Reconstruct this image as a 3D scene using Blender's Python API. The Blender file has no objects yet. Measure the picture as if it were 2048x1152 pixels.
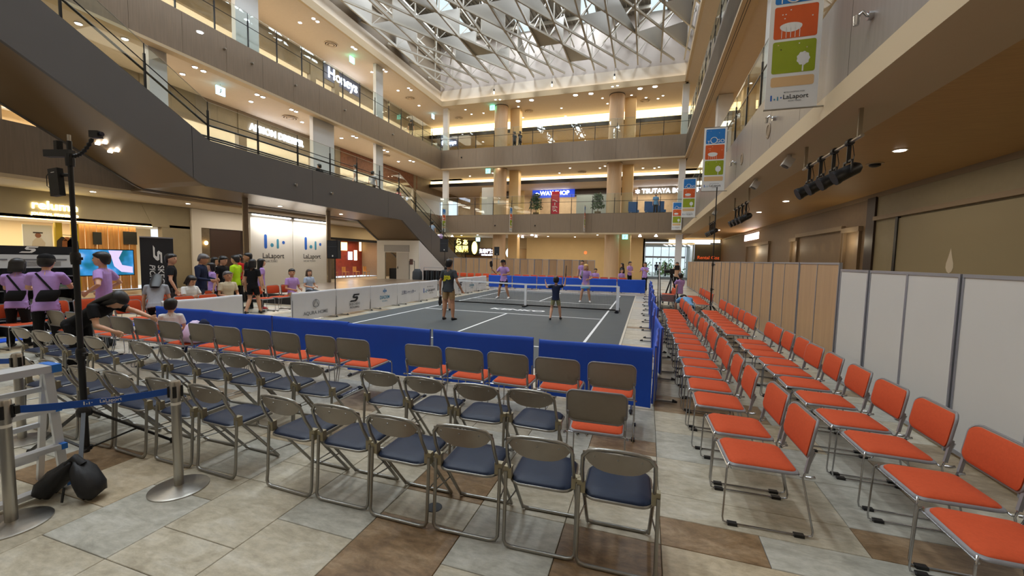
import bpy, bmesh, math, random
import numpy as np
from mathutils import Matrix, Vector
random.seed(7)
SC = bpy.context.scene
COL = SC.collection
# ------------------------------------------------------------------ camera (world: X across the hall, Y along it, Z up; metres)
F_PX = 823.85
YAW, PITCH, ROLL = -.3149, .0717, .0201
CAM = np.array([7.3315, -14.8133, 1.8031])
def cam_axes():
    f = np.array([math.sin(YAW), math.cos(YAW), 0.]); r = np.array([math.cos(YAW), -math.sin(YAW), 0.]); u = np.array([0, 0, 1.])
    f2 = f*math.cos(PITCH)-u*math.sin(PITCH); u2 = u*math.cos(PITCH)+f*math.sin(PITCH)
    return r*math.cos(ROLL)+u2*math.sin(ROLL), -r*math.sin(ROLL)+u2*math.cos(ROLL), f2
CR, CU, CF = cam_axes()
cd = bpy.data.cameras.new('camera'); cam = bpy.data.objects.new('camera', cd); COL.objects.link(cam)
M = Matrix.Identity(4)
for i in range(3):
    M[i][0], M[i][1], M[i][2], M[i][3] = CR[i], CU[i], -CF[i], CAM[i]
cam.matrix_world = M
cd.sensor_width = 36; cd.lens = F_PX/2048*36; cd.clip_start = .05; cd.clip_end = 300
SC.camera = cam
# pixel (in the 2048x1152 frame) -> points on floor / wall planes
def ray(px, py): return CR*((px-1024)/F_PX) - CU*((py-576)/F_PX) + CF
def G(px, py, z=0.): d = ray(px, py); return CAM+d*(z-CAM[2])/d[2]
def WX(px, py, x): d = ray(px, py); return CAM+d*(x-CAM[0])/d[0]
def WY(px, py, y): d = ray(px, py); return CAM+d*(y-CAM[1])/d[1]
def AT(px, depth):   # floor point in picture column px at that distance in front of the camera
    a = CAM+(CR*((px-1024)/F_PX)+CF)*depth
    t = a[2]/(CU[2]); return a-CU*t
# ------------------------------------------------------------------ colour management, sky, big lights
vs = SC.view_settings; vs.view_transform = 'Standard'; vs.look = 'None'; vs.gamma = 1; vs.use_curve_mapping = False
vs.exposure = 0.32
W = bpy.data.worlds.new('sky'); SC.world = W; W.use_nodes = True
bg = W.node_tree.nodes['Background']; bg.inputs[0].default_value = (.80, .90, 1., 1); bg.inputs[1].default_value = 1.0
def area(name, loc, sx, sy, power, col, rot=(0, 0, 0)):
    l = bpy.data.lights.new(name, 'AREA'); l.shape = 'RECTANGLE'; l.size = sx; l.size_y = sy; l.energy = power; l.color = col
    o = bpy.data.objects.new(name, l); COL.objects.link(o); o.location = loc; o.rotation_euler = rot; return o
def lamp(name, loc, power, col, r=.1, spot=None, rot=(0, 0, 0)):
    l = bpy.data.lights.new(name, 'SPOT' if spot else 'POINT'); l.energy = power; l.color = col; l.shadow_soft_size = r
    if spot: l.spot_size = spot; l.spot_blend = .6
    o = bpy.data.objects.new(name, l); COL.objects.link(o); o.location = loc; o.rotation_euler = rot; return o
WARM = (1., .85, .66); NEUT = (1., .93, .84); COOL = (.86, .93, 1.)
LIGHTS_HERE = True
# daylight from the glazed roof slots
for k, (xx, yc, ly, pw_) in enumerate(((-8.5, 1, 38, 2700), (-3.2, 1, 38, 2700), (2.1, 1, 38, 2300), (7.4, 14, 11, 500))):
    area('skylight', (xx, yc, 21.1), 1.2, ly, pw_, COOL)
# mall ceiling downlights, grouped by bay (one soft lamp for each bay of downlights), plus added fill for the far shop walls
for yy in (-15, -9, -3, 3, 9, 15):
    area('soffit_downlights', (12.2, yy, 4.0), 1.6, 4, 26, WARM)
    area('soffit_downlights', (-13.2, yy, 4.0), 2.2, 4, 60, WARM)
    area('gallery_downlights', (-13.2, yy+1, 9.85), 2.2, 4, 80, WARM)
    area('gallery_downlights', (-13.2, yy+1, 15.42), 2.2, 4, 90, WARM)
    area('gallery_downlights', (12.2, yy+1, 9.85), 2.2, 4, 50, WARM)
    area('gallery_downlights', (12.2, yy+1, 15.42), 2.2, 4, 50, WARM)
for xx in (-8.5, -2.5, 1.5, 7.5):
    area('far_downlights', (xx, 24.0, 4.0), 3, 4, 85, WARM)
    area('far_downlights', (xx, 22.6, 9.85), 3, 3, 75, WARM)
    area('far_downlights', (xx, 22.6, 15.42), 3, 3, 75, WARM)
    area('far_shop_fill', (xx, 27.2, 9.1), 3, 2, 55, WARM)  # added fill lamps that brighten the back walls, no fittings modelled here
    area('far_shop_fill', (xx, 27.2, 14.2), 3, 2, 90, WARM)
SC.cycles.transparent_max_bounces = 24
# ------------------------------------------------------------------ materials
def lin(c):
    return tuple(((v/255)/12.92 if v/255 <= .04045 else ((v/255+.055)/1.055)**2.4) for v in c)+(1.,)
MATS = {}
def mat(name, col, rough=.55, metal=0., var=.0, scale=6., bump=0., bscale=60., emit=0., stretch=None, col2=None, spec=.5, trans=0., alpha=1., coat=0.):
    if name in MATS: return MATS[name]
    m = bpy.data.materials.new(name); m.use_nodes = True; nt = m.node_tree; b = nt.nodes['Principled BSDF']
    N = nt.nodes.new; L = nt.links.new
    b.inputs['Base Color'].default_value = lin(col); b.inputs['Roughness'].default_value = rough; b.inputs['Metallic'].default_value = metal
    b.inputs['Specular IOR Level'].default_value = spec
    if trans: b.inputs['Transmission Weight'].default_value = trans; b.inputs['IOR'].default_value = 1.05
    if coat: b.inputs['Coat Weight'].default_value = coat
    if alpha < 1: b.inputs['Alpha'].default_value = alpha
    tc = N('ShaderNodeTexCoord'); src = tc.outputs['Object']
    if stretch:
        mp = N('ShaderNodeMapping'); mp.inputs['Scale'].default_value = stretch; L(src, mp.inputs[0]); src = mp.outputs[0]
    if var or col2:
        n = N('ShaderNodeTexNoise'); n.inputs['Scale'].default_value = scale; n.inputs['Detail'].default_value = 5; L(src, n.inputs['Vector'])
        r = N('ShaderNodeValToRGB'); r.color_ramp.elements[0].position = .3; r.color_ramp.elements[1].position = .7
        c0 = np.array(lin(col)); 
        if col2: c1 = np.array(lin(col2)); r.color_ramp.elements[0].color = c0; r.color_ramp.elements[1].color = c1
        else:
            a = c0*(1-var); e = c0*(1+var); a[3] = e[3] = 1; r.color_ramp.elements[0].color = a; r.color_ramp.elements[1].color = np.clip(e, 0, 1)
        L(n.outputs['Fac'], r.inputs[0]); L(r.outputs[0], b.inputs['Base Color'])
    if bump:
        n2 = N('ShaderNodeTexNoise'); n2.inputs['Scale'].default_value = bscale; n2.inputs['Detail'].default_value = 3; L(src, n2.inputs['Vector'])
        bp = N('ShaderNodeBump'); bp.inputs['Strength'].default_value = bump; bp.inputs['Distance'].default_value = .01
        L(n2.outputs['Fac'], bp.inputs['Height']); L(bp.outputs[0], b.inputs['Normal'])
    if emit:
        b.inputs['Emission Color'].default_value = lin(col); b.inputs['Emission Strength'].default_value = emit
    MATS[name] = m; return m
def glass_mat(name, tint, rough=.0, fac=.12):
    if name in MATS: return MATS[name]
    m = bpy.data.materials.new(name); m.use_nodes = True; nt = m.node_tree; nt.nodes.clear(); N = nt.nodes.new; L = nt.links.new
    o = N('ShaderNodeOutputMaterial'); t = N('ShaderNodeBsdfTransparent'); t.inputs[0].default_value = tint
    g = N('ShaderNodeBsdfGlossy'); g.inputs['Roughness'].default_value = rough; g.inputs[0].default_value = (.9, .95, .95, 1)
    lw = N('ShaderNodeLayerWeight'); lw.inputs[0].default_value = .5
    pw = N('ShaderNodeMath'); pw.operation = 'POWER'; pw.inputs[1].default_value = 5.; L(lw.outputs['Facing'], pw.inputs[0])
    ma = N('ShaderNodeMath'); ma.operation = 'MULTIPLY_ADD'; ma.inputs[1].default_value = .45; ma.inputs[2].default_value = .035; L(pw.outputs[0], ma.inputs[0])
    mx = N('ShaderNodeMixShader'); L(ma.outputs[0], mx.inputs[0]); L(t.outputs[0], mx.inputs[1]); L(g.outputs[0], mx.inputs[2]); L(mx.outputs[0], o.inputs[0])
    MATS[name] = m; return m
# ------------------------------------------------------------------ mesh building
def rz(a): return Matrix.Rotation(a, 4, 'Z')
def T(x=0, y=0, z=0, a=0): return Matrix.Translation((x, y, z)) @ Matrix.Rotation(a, 4, 'Z')
class MB:
    def __init__(s): s.v = []; s.f = []; s.m = []
    def add(s, vs_, fs, mi=0, Mx=None):
        k = len(s.v)
        if Mx is not None: vs_ = [Mx @ Vector(p) for p in vs_]
        s.v += [tuple(map(float, p)) for p in vs_]; s.f += [tuple(i+k for i in f) for f in fs]; s.m += [mi]*len(fs); return s
    def box(s, x0, x1, y0, y1, z0, z1, mi=0, Mx=None):
        v = [(x, y, z) for z in (z0, z1) for y in (y0, y1) for x in (x0, x1)]
        return s.add(v, [(0, 2, 3, 1), (4, 5, 7, 6), (0, 1, 5, 4), (2, 6, 7, 3), (0, 4, 6, 2), (1, 3, 7, 5)], mi, Mx)
    def bar(s, a, b, w, h=None, mi=0, up=(0, 0, 1)):
        h = h or w; a = Vector(a); b = Vector(b); d = (b-a).normalized(); u = Vector(up)
        if abs(d.dot(u)) > .98: u = Vector((0, 1, 0))
        r = d.cross(u).normalized(); u = r.cross(d)
        v = [p+r*(i*w/2)+u*(j*h/2) for p in (a, b) for i, j in ((-1, -1), (1, -1), (1, 1), (-1, 1))]
        return s.add(v, [(0, 3, 2, 1), (4, 5, 6, 7), (0, 1, 5, 4), (1, 2, 6, 5), (2, 3, 7, 6), (3, 0, 4, 7)], mi)
    def tube(s, pts, r, n=8, mi=0, closed=False, caps=True):
        P = [Vector(p) for p in pts]; m = len(P); rs = r if isinstance(r, (list, tuple)) else [r]*m
        def tan(i):
            if closed: return (P[(i+1) % m]-P[i-1]).normalized()
            return (P[min(i+1, m-1)]-P[max(i-1, 0)]).normalized()
        t = tan(0); u = Vector((0, 0, 1)) if abs(t.z) < .9 else Vector((1, 0, 0)); u = (u-t*u.dot(t)).normalized()
        v = []
        for i in range(m):
            t = tan(i); u = (u-t*u.dot(t)).normalized(); w = t.cross(u)
            for k in range(n):
                a = 2*math.pi*k/n; v.append(P[i]+(u*math.cos(a)+w*math.sin(a))*rs[i])
        f = []
        for i in range(m if closed else m-1):
            j = (i+1) % m
            for k in range(n): f.append((i*n+k, i*n+(k+1) % n, j*n+(k+1) % n, j*n+k))
        if caps and not closed: f += [tuple(range(n-1, -1, -1)), tuple((m-1)*n+k for k in range(n))]
        return s.add(v, f, mi)
    def lathe(s, prof, n=16, c=(0, 0, 0), mi=0, Mx=None):
        v = [(c[0]+r*math.cos(2*math.pi*k/n), c[1]+r*math.sin(2*math.pi*k/n), c[2]+z) for r, z in prof for k in range(n)]
        f = [(i*n+k, i*n+(k+1) % n, (i+1)*n+(k+1) % n, (i+1)*n+k) for i in range(len(prof)-1) for k in range(n)]
        f += [tuple(range(n-1, -1, -1)), tuple((len(prof)-1)*n+k for k in range(n))]
        return s.add(v, f, mi, Mx)
    def prism(s, pts, off, mi=0, Mx=None):
        n = len(pts); o = Vector(off); v = [Vector(p) for p in pts]+[Vector(p)+o for p in pts]
        f = [tuple(range(n-1, -1, -1)), tuple(range(n, 2*n))]+[(k, (k+1) % n, n+(k+1) % n, n+k) for k in range(n)]
        return s.add(v, f, mi, Mx)
    def loft(s, rings, mi=0, caps=True, Mx=None):
        n = len(rings[0]); v = [p for r in rings for p in r]
        f = [(i*n+k, i*n+(k+1) % n, (i+1)*n+(k+1) % n, (i+1)*n+k) for i in range(len(rings)-1) for k in range(n)]
        if caps: f += [tuple(range(n-1, -1, -1)), tuple((len(rings)-1)*n+k for k in range(n))]
        return s.add(v, f, mi, Mx)
    def mesh(s, name, mats, smooth=0):
        me = bpy.data.meshes.new(name); me.from_pydata(s.v, [], s.f)
        for m in (mats if isinstance(mats, (list, tuple)) else [mats]): me.materials.append(m)
        if len(me.materials) > 1:
            me.polygons.foreach_set('material_index', s.m)
        bm = bmesh.new(); bm.from_mesh(me); bmesh.ops.recalc_face_normals(bm, faces=bm.faces); bm.to_mesh(me); bm.free()
        if smooth:
            me.polygons.foreach_set('use_smooth', [True]*len(me.polygons)); me.set_sharp_from_angle(angle=math.radians(smooth))
        return me
    def obj(s, name, mats, parent=None, smooth=0, **k):
        return link(name, s.mesh(name, mats, smooth), parent, **k)
def link(name, data, parent=None, label=None, cat=None, group=None, kind=None, Mx=None):
    o = bpy.data.objects.new(name, data); COL.objects.link(o)
    if parent is not None: o.parent = parent; KIDS.setdefault(parent.name, []).append(o)
    if Mx is not None: o.matrix_local = Mx
    return tag(o, label, cat, group, kind)
def tag(o, label=None, cat=None, group=None, kind=None):
    if label: o['label'] = label
    if cat: o['category'] = cat
    if group: o['group'] = group
    if kind: o['kind'] = kind
    return o
def thing(name, loc=(0, 0, 0), a=0, label=None, cat=None, group=None, kind=None, Mx=None):
    o = bpy.data.objects.new(name, None); COL.objects.link(o); o.empty_display_size = .1
    o.matrix_world = Mx if Mx is not None else T(*loc, a); return tag(o, label, cat, group, kind)
def copy_tree(o, parent=None):
    c = o.copy(); COL.objects.link(c); c.parent = parent
    for ch in KIDS.get(o.name, []): copy_tree(ch, c)
    return c
KIDS = {}
ORD = 'first second third fourth fifth sixth seventh eighth ninth tenth eleventh twelfth thirteenth fourteenth fifteenth sixteenth seventeenth eighteenth nineteenth twentieth'.split()
def nth(i):
    if i < 20: return ORD[i]
    t = ['twenty', 'thirty', 'forty'][(i+1)//10-2]; r = (i+1) % 10
    return t[:-1]+'ieth' if r == 0 else t+'-'+ORD[r-1]
def rrect(w, d, r, n=4):
    o = []
    for cx, cy, a0 in ((w/2-r, d/2-r, 0), (-w/2+r, d/2-r, 90), (-w/2+r, -d/2+r, 180), (w/2-r, -d/2+r, 270)):
        for k in range(n+1):
            a = math.radians(a0+90*k/n); o.append((cx+r*math.cos(a), cy+r*math.sin(a)))
    return o
def pad(mb, out, z0, z1, ins=.012, mi=0, dome=0., fz=lambda x, y: 0):
    cx = sum(p[0] for p in out)/len(out); cy = sum(p[1] for p in out)/len(out)
    def ring(k, z): return [(cx+(x-cx)*k, cy+(y-cy)*k, z+fz(x, y)) for x, y in out]
    w = max(p[0] for p in out)-min(p[0] for p in out); q = 1-2*ins/w
    mb.loft([ring(q, z0), ring(1, z0+ins*.6), ring(1, z1-ins), ring(q, z1), ring(q*.6, z1+dome)], mi)
    return mb
TXT = {}
SIDE = bpy.data.scenes.new('workshop')      # scratch scene for evaluating text and body surfaces
def bake(o):
    SIDE.collection.objects.link(o); vl = SIDE.view_layers[0]; vl.update(); dg = vl.depsgraph
    me = bpy.data.meshes.new_from_object(o.evaluated_get(dg), depsgraph=dg); bpy.data.objects.remove(o); return me
def text_mesh(s, size=1., ext=.0, align='CENTER', font_scale=1., shear=0., spacing=1., bold=.01):
    c = bpy.data.curves.new('lettering', 'FONT'); c.body = s; c.size = size; c.extrude = ext; c.align_x = align; c.align_y = 'CENTER'; c.resolution_u = 3; c.offset = bold*size
    c.shear = shear; c.space_character = spacing
    o = bpy.data.objects.new('lettering', c); me = bake(o); bpy.data.curves.remove(c)
    return me
def text(s, m, Mx, size=1., ext=.0, parent=None, name='lettering', align='CENTER', wide=1., shear=0., bold=.01, **k):
    key = (s, size, ext, align, shear, m.name, bold)
    if key not in TXT:
        me = text_mesh(s, size, ext, align, shear=shear, bold=bold); me.materials.clear(); me.materials.append(m); TXT[key] = me
    me = TXT[key]
    o = bpy.data.objects.new(name, me); COL.objects.link(o)
    if parent is not None: o.parent = parent; KIDS.setdefault(parent.name, []).append(o)
    o.matrix_local = Mx @ Matrix.Diagonal((wide, 1, 1, 1)); return tag(o, **k)
def frame(o, x, y):     # text/plate frame: origin, local x direction, local y direction -> local z faces out
    x = Vector(x).normalized(); y = Vector(y).normalized(); z = x.cross(y); R_ = Matrix((x, y, z)).transposed().to_4x4()
    return Matrix.Translation(o) @ R_
# ================================================================== THE BUILDING
XL, XR, YF = -11.15, 9.8, 20.0           # faces of the galleries around the atrium
YB = -21.                                # how far the hall is modelled behind the camera
Z1, Z2B, Z2, Z3B, Z3, ZC = 4.04, 5.65, 9.93, 11.6, 15.5, 17.0
SL, SR, SF = -15.2, 14.1, 29.0           # shop fronts
def stone(name, cols, dark):
    m = bpy.data.materials.new(name); m.use_nodes = True; nt = m.node_tree; b = nt.nodes['Principled BSDF']; N = nt.nodes.new; L = nt.links.new
    g = N('ShaderNodeNewGeometry'); mp = N('ShaderNodeMapping'); mp.inputs['Scale'].default_value = (1.0, 2.1, 1); L(g.outputs['Position'], mp.inputs[0])
    oi = N('ShaderNodeObjectInfo'); ad = N('ShaderNodeVectorMath'); ad.operation = 'MULTIPLY_ADD'; ad.inputs[1].default_value = (1, 1, 1)
    L(mp.outputs[0], ad.inputs[0])
    sc = N('ShaderNodeVectorMath'); sc.operation = 'SCALE'; sc.inputs[0].default_value = (37, 53, 11); L(oi.outputs['Random'], sc.inputs['Scale']); L(sc.outputs[0], ad.inputs[2])
    n = N('ShaderNodeTexNoise'); n.inputs['Scale'].default_value = 3.6; n.inputs['Detail'].default_value = 9; n.inputs['Roughness'].default_value = .68; n.inputs['Distortion'].default_value = .6; L(ad.outputs[0], n.inputs['Vector'])
    r = N('ShaderNodeValToRGB'); e = r.color_ramp.elements; e[0].position = .28; e[0].color = lin(cols[0]); e[1].position = .72; e[1].color = lin(cols[2]); q = e.new(.5); q.color = lin(cols[1])
    L(n.outputs['Fac'], r.inputs[0])
    n2 = N('ShaderNodeTexNoise'); n2.inputs['Scale'].default_value = 13.; n2.inputs['Detail'].default_value = 8; n2.inputs['Roughness'].default_value = .7; L(ad.outputs[0], n2.inputs['Vector'])
    r2 = N('ShaderNodeValToRGB'); r2.color_ramp.elements[0].position = .35; r2.color_ramp.elements[1].position = .62; r2.color_ramp.elements[0].color = (dark, dark, dark, 1); r2.color_ramp.elements[1].color = (1, 1, 1, 1)
    L(n2.outputs['Fac'], r2.inputs[0])
    mx = N('ShaderNodeMix'); mx.data_type = 'RGBA'; mx.blend_type = 'MULTIPLY'; mx.inputs['Factor'].default_value = .8; L(r.outputs[0], mx.inputs['A']); L(r2.outputs[0], mx.inputs['B'])
    L(mx.outputs['Result'], b.inputs['Base Color']); b.inputs['Roughness'].default_value = .34; b.inputs['Specular IOR Level'].default_value = .4
    bp = N('ShaderNodeBump'); bp.inputs['Strength'].default_value = .12; bp.inputs['Distance'].default_value = .004; L(n2.outputs['Fac'], bp.inputs['Height']); L(bp.outputs[0], b.inputs['Normal'])
    return m
TILE = [stone('stone_pale', ((158, 148, 126), (186, 177, 156), (204, 198, 182)), .70), stone('stone_grey', ((148, 146, 134), (178, 175, 162), (198, 196, 186)), .72),
        stone('stone_cream', ((160, 144, 116), (188, 172, 144), (204, 190, 166)), .70), stone('stone_brown', ((104, 80, 54), (140, 114, 84), (172, 148, 118)), .60), stone('stone_taupe', ((122, 104, 80), (150, 132, 106), (172, 156, 132)), .66)]
grout = mat('grout', (96, 92, 86), .8)
MOD = .3105
def tiles():
    out = []; rnd = random.Random(3)
    def pick(x, y):
        r = rnd.random(); return 3 if r < .045 else 4 if r < .10 else 0 if r < .5 else 1 if r < .88 else 2
    fixed = [(5.63, -13.98, 5, 3), (6.87, -12.74, 2, 3), (6.87, -10.87, 1, 3)]
    c = 0; x = 7.49
    for k in range(1, 37):
        x0 = 7.49-2*MOD*k; y = -12.12-8*MOD+MOD*rnd.choice((0, 1, 2)); y = -12.12-MOD*rnd.randint(6, 9)
        first_ = {2: [2, 2, 2, 3], 3: [4, 1, 2], 4: [2, 2, 2], 5: [1, 1, 1, 2], 6: [2, 2, 1, 2], 7: [1, 2, 2], 8: [2, 1, 2]}.get(k, [])[::-1]
        if first_: y = -12.12-6*MOD
        while y < 28.6:
            n = first_.pop() if first_ else rnd.choice((1, 1, 2, 2, 2, 3)); mi = pick(x0, y) if y > -12.2 else rnd.choice((0, 0, 1, 2))
            for fx, fy, fn, fm in fixed:
                if abs(fx-x0) < .1:
                    if y < fy-.1 < y+n*MOD-.1: n = max(1, round((fy-y)/MOD))
                    if abs(fy-y) < .16: n = fn; mi = fm
            if abs(x0-2.55) < .4 and -13.3 < y < -12.8: mi = 3
            out.append((x0, x0+2*MOD, y, y+n*MOD, mi)); y += n*MOD
    y = -12.12-8*MOD
    rows = [2, 2, 2, 2, 1, 1, 2, 2, 2]
    i = 0
    while y < 28.6:
        n = rows[i] if i < len(rows) else rnd.choice((1, 2, 2)); i += 1
        x = 7.49; first = True
        while x < 14.:
            w = rnd.choice((1, 2, 3, 4)) if first else rnd.choice((2, 3, 4)); first = False
            mi = pick(x, y)
            if abs(y+12.12) < .1 and x < 7.6: w = 2; mi = 3
            if abs(y+11.81) < .1 and x > 8.: mi = 3 if x < 9.5 else mi
            out.append((x, x+w*MOD, y, y+n*MOD, mi)); x += w*MOD
        y += n*MOD
    return out
fl = MB().box(-16, 15, YB, SF+8, -.12, -.012).obj('floor', grout, kind='structure', label='stone tiled floor of the mall atrium')
TL = tiles()
seen = []
for t in TL:
    cx, cy = (t[0]+t[1])/2, (t[2]+t[3])/2
    d = np.array([cx, cy, 0])-CAM; z = d@CF; u = abs(d@CR)/max(z, .1)
    if z > .3 and u < 1.35 and not (-.7 < cx < 6.7 and -8.2 < cy < 7.1): seen.append((z, t))
    else: seen.append((900+abs(z), t))
seen.sort(key=lambda q: q[0])
tm = {}
rest = MB()
g = .004
for i, (z, t) in enumerate(seen):
    w, d = t[1]-t[0]-g, t[3]-t[2]-g
    if i < 300:
        key = (round(w, 3), round(d, 3), t[4])
        if key not in tm:
            mb = MB(); b = .003
            mb.add([(x*(w/2), y*(d/2), -.015) for x, y in ((-1, -1), (1, -1), (1, 1), (-1, 1))]+[(x*(w/2), y*(d/2), -b) for x, y in ((-1, -1), (1, -1), (1, 1), (-1, 1))]+[(x*(w/2-b), y*(d/2-b), 0) for x, y in ((-1, -1), (1, -1), (1, 1), (-1, 1))],
                   [(8, 9, 10, 11)]+[(k, (k+1) % 4, 4+(k+1) % 4, 4+k) for k in range(4)]+[(4+k, 4+(k+1) % 4, 8+(k+1) % 4, 8+k) for k in range(4)])
            tm[key] = mb.mesh('tile', TILE[t[4]])
        link('tile', tm[key], fl, Mx=T((t[0]+t[1])/2, (t[2]+t[3])/2, 0))
    else:
        x0, x1, y0, y1 = t[0]+g/2, t[1]-g/2, t[2]+g/2, t[3]-g/2
        rest.add([(x0, y0, 0), (x1, y0, 0), (x1, y1, 0), (x0, y1, 0), (x0, y0, -.015), (x1, y0, -.015), (x1, y1, -.015), (x0, y1, -.015)],
                 [(0, 1, 2, 3), (0, 4, 5, 1), (1, 5, 6, 2), (2, 6, 7, 3), (3, 7, 4, 0)], t[4])
rest.obj('tile_field', TILE, fl, kind='stuff')
# ---- cladding materials
clad = mat('clad_wood', (124, 107, 88), .5, var=.10, scale=3., stretch=(7, 7, .35), bump=.05, bscale=30)
clad_r = mat('clad_wood_pale', (126, 116, 107), .42, var=.07, scale=3., stretch=(7, 7, .35))
soff = mat('soffit_paint', (196, 182, 162), .75, var=.02)
soff2 = mat('soffit_beige', (190, 170, 138), .7)
woodc = mat('soffit_wood', (184, 146, 92), .55, var=.08, scale=4., stretch=(.5, 9, 9))
white = mat('white_paint', (226, 222, 214), .6)
offw = mat('pier_white', (205, 206, 206), .55)
creamw = mat('cream_wall', (214, 190, 142), .7, var=.03, scale=1.5)
brownw = mat('brown_wall', (124, 104, 80), .6, var=.05)
taupew = mat('taupe_wall', (146, 136, 108), .6, var=.04)
steel = mat('dark_steel', (52, 52, 54), .4, metal=.6)
chrome = mat('chrome', (205, 205, 205), .18, metal=1.)
brushed = mat('brushed_steel', (176, 172, 164), .32, metal=1., var=.05, scale=40, stretch=(1, 1, .05))
black = mat('black_plastic', (16, 16, 17), .45)
blackm = mat('black_matte', (24, 24, 26), .8)
glass = glass_mat('glass_pane', (.93, .965, .95, 1))
cove = mat('cove_light', (255, 226, 168), emit=3.2)
coveh = mat('cove_light_hot', (255, 236, 196), emit=6.)
dl = mat('downlight_lens', (255, 244, 226), emit=14.)
dlw = mat('spot_lens', (246, 246, 255), emit=22.)
def clad_run(name, face, a0, a1, z0, z1, m, n, label):
    # cladding panels along a gallery edge; face = ('x', X, dir) or ('y', Y, dir)
    th = .3
    ax, p, d = face
    if ax == 'x': base = MB().box(min(p+d*.03, p+d*th), max(p+d*.03, p+d*th), a0, a1, z0, z1)
    else: base = MB().box(a0, a1, p+d*.03, p+d*th, z0, z1)
    o = base.obj(name, steel, kind='structure', label=label)
    w = (a1-a0)/n
    me = (MB().box(p, p+d*.04, -w/2+.006, w/2-.006, z0+.002, z1-.002) if ax == 'x' else MB().box(-w/2+.006, w/2-.006, p, p+d*.04, z0+.002, z1-.002)).mesh('cladding_panel', m)
    for k in range(n):
        c = a0+w*(k+.5); link('cladding_panel', me, o, Mx=T(0, c, 0) if ax == 'x' else T(c, 0, 0))
    return o
for nm, z0, z1, fl_ in (('second', Z1, Z2B, 'second'), ('third', Z2, Z3B, 'third')):
    clad_run('wall_left_%s_floor_edge' % nm, ('x', XL, -1), YB, YF, z0, z1, clad, 22, 'brown vertical-grained gallery edge of the %s floor above the escalator side' % fl_)
    clad_run('wall_right_%s_floor_edge' % nm, ('x', XR, 1), YB, YF, z0, z1, clad_r, 22, 'pale grained gallery edge of the %s floor along the hanging banners' % fl_)
    clad_run('wall_far_%s_floor_edge' % nm, ('y', YF, 1), XL, XR, z0, z1, clad, 12, 'brown vertical-grained gallery edge of the %s floor above the end wall' % fl_)
# ---- slabs, soffits
def slab(name, x0, x1, y0, y1, z0, z1, m, label): return MB().box(x0, x1, y0, y1, z0, z1).obj(name, m, kind='structure', label=label)
lt = .045   # pale drip trim under each gallery edge
for i, (z, zt, nm) in enumerate(((Z1, Z2B-.18, 'second'), (Z2, Z3B-.18, 'third'))):
    slab('ceiling_left_%s_slab' % nm, SL-6, XL-.25, YB, SF+8, z+.02, zt, soff, 'cream ceiling slab beneath the %s floor gallery beside the escalators' % nm)
    slab('ceiling_far_%s_slab' % nm, XL-.25, XR+.25, YF+.25, 24.8, z+.02, zt, soff, 'cream ceiling slab beneath the %s floor end gallery' % nm)
    slab('trim_left_%s' % nm, XL-.42, XL+.015, YB, YF+.4, z-.10, z+.02, soff2, 'pale trim under the %s floor edge above the escalators' % nm)
    slab('trim_far_%s' % nm, XL, XR, YF-.015, YF+.42, z-.10, z+.02, soff2, 'pale trim under the %s floor edge at the end wall' % nm)
slab('ceiling_right_second_slab_edge', XR-.01, 10.7, YB, YF+.3, Z1-.02, Z1+.3, soff2, 'beige soffit strip beneath the banner-side gallery')
slab('ceiling_right_second_slab', 10.7, SR+6, YB, SF+8, Z1+.02, Z2B-.18, woodc, 'brown wood ceiling beneath the banner-side gallery')
slab('ceiling_right_third_slab', XR, SR+6, YB, SF+8, Z2+.02, Z3B-.18, soff, 'cream ceiling slab beneath the third floor banner-side gallery')
slab('trim_right_third', XR-.015, XR+.45, YB, YF+.4, Z2-.10, Z2+.02, soff2, 'pale trim under the third floor edge above the banners')
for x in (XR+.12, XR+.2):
    slab('trim_right_groove_shade', x, x+.02, YB, YF+.4, Z2-.105, Z2-.09, steel, 'dark strip standing in for the shade of a groove under the third floor edge above the banners')  # dark steel strips imitate groove shade, nothing is recessed
# top ceiling ring with lit cove
slab('ceiling_left_top', SL-6, XL, YB, SF+8, Z3, Z3+.3, soff, 'cream top floor ceiling beside the escalators')
slab('ceiling_far_top', XL, XR, YF, 24.8, Z3, Z3+.3, soff, 'cream top floor ceiling at the end wall')
slab('ceiling_right_top', XR-.2, SR+6, YB, SF+8, Z3, Z3+.3, soff, 'cream top floor ceiling on the banner side')
for nm, bx in (('left', (XL-.05, XL+.12, YB, YF)), ('far', (XL, XR, YF-.12, YF+.05)), ('right', (XR-.3, XR-.13, YB, YF))):
    slab('trim_%s_cove_lip' % nm, *bx, Z3-.02, Z3+.45, soff2, 'beige lip of the roof-light cove')
upst = mat('upstand_paint', (196, 186, 172), .6)
slab('wall_left_upstand', XL-.4, XL-.25, YB, YF+.4, Z3+.2, ZC, upst, 'pale upstand below the roof trusses on the escalator side')
slab('wall_far_upstand', XL-.4, XR, YF+.25, YF+.4, Z3+.2, ZC, upst, 'pale upstand below the roof trusses at the end wall')
slab('wall_right_upstand', XR+.05, XR+.2, YB, YF+.4, Z3+.2, ZC, upst, 'pale upstand below the roof trusses on the banner side')
def strip(name, x0, x1, y0, y1, z0, z1, m, label): return MB().box(x0, x1, y0, y1, z0, z1).obj(name, m, label=label, cat='light strip', group='cove light strips')
strip('cove_light_strip', XL-.22, XL-.14, YB, YF+.2, Z3+.36, Z3+.42, coveh, 'warm light strip in the roof cove above the escalators')
strip('cove_light_strip', XL-.14, XR, YF+.14, YF+.22, Z3+.36, Z3+.42, coveh, 'warm light strip in the roof cove above the end wall')
strip('cove_light_strip', XR-.08, XR, YB, YF+.1, Z3+.36, Z3+.42, coveh, 'warm light strip in the roof cove above the banners')
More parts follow.
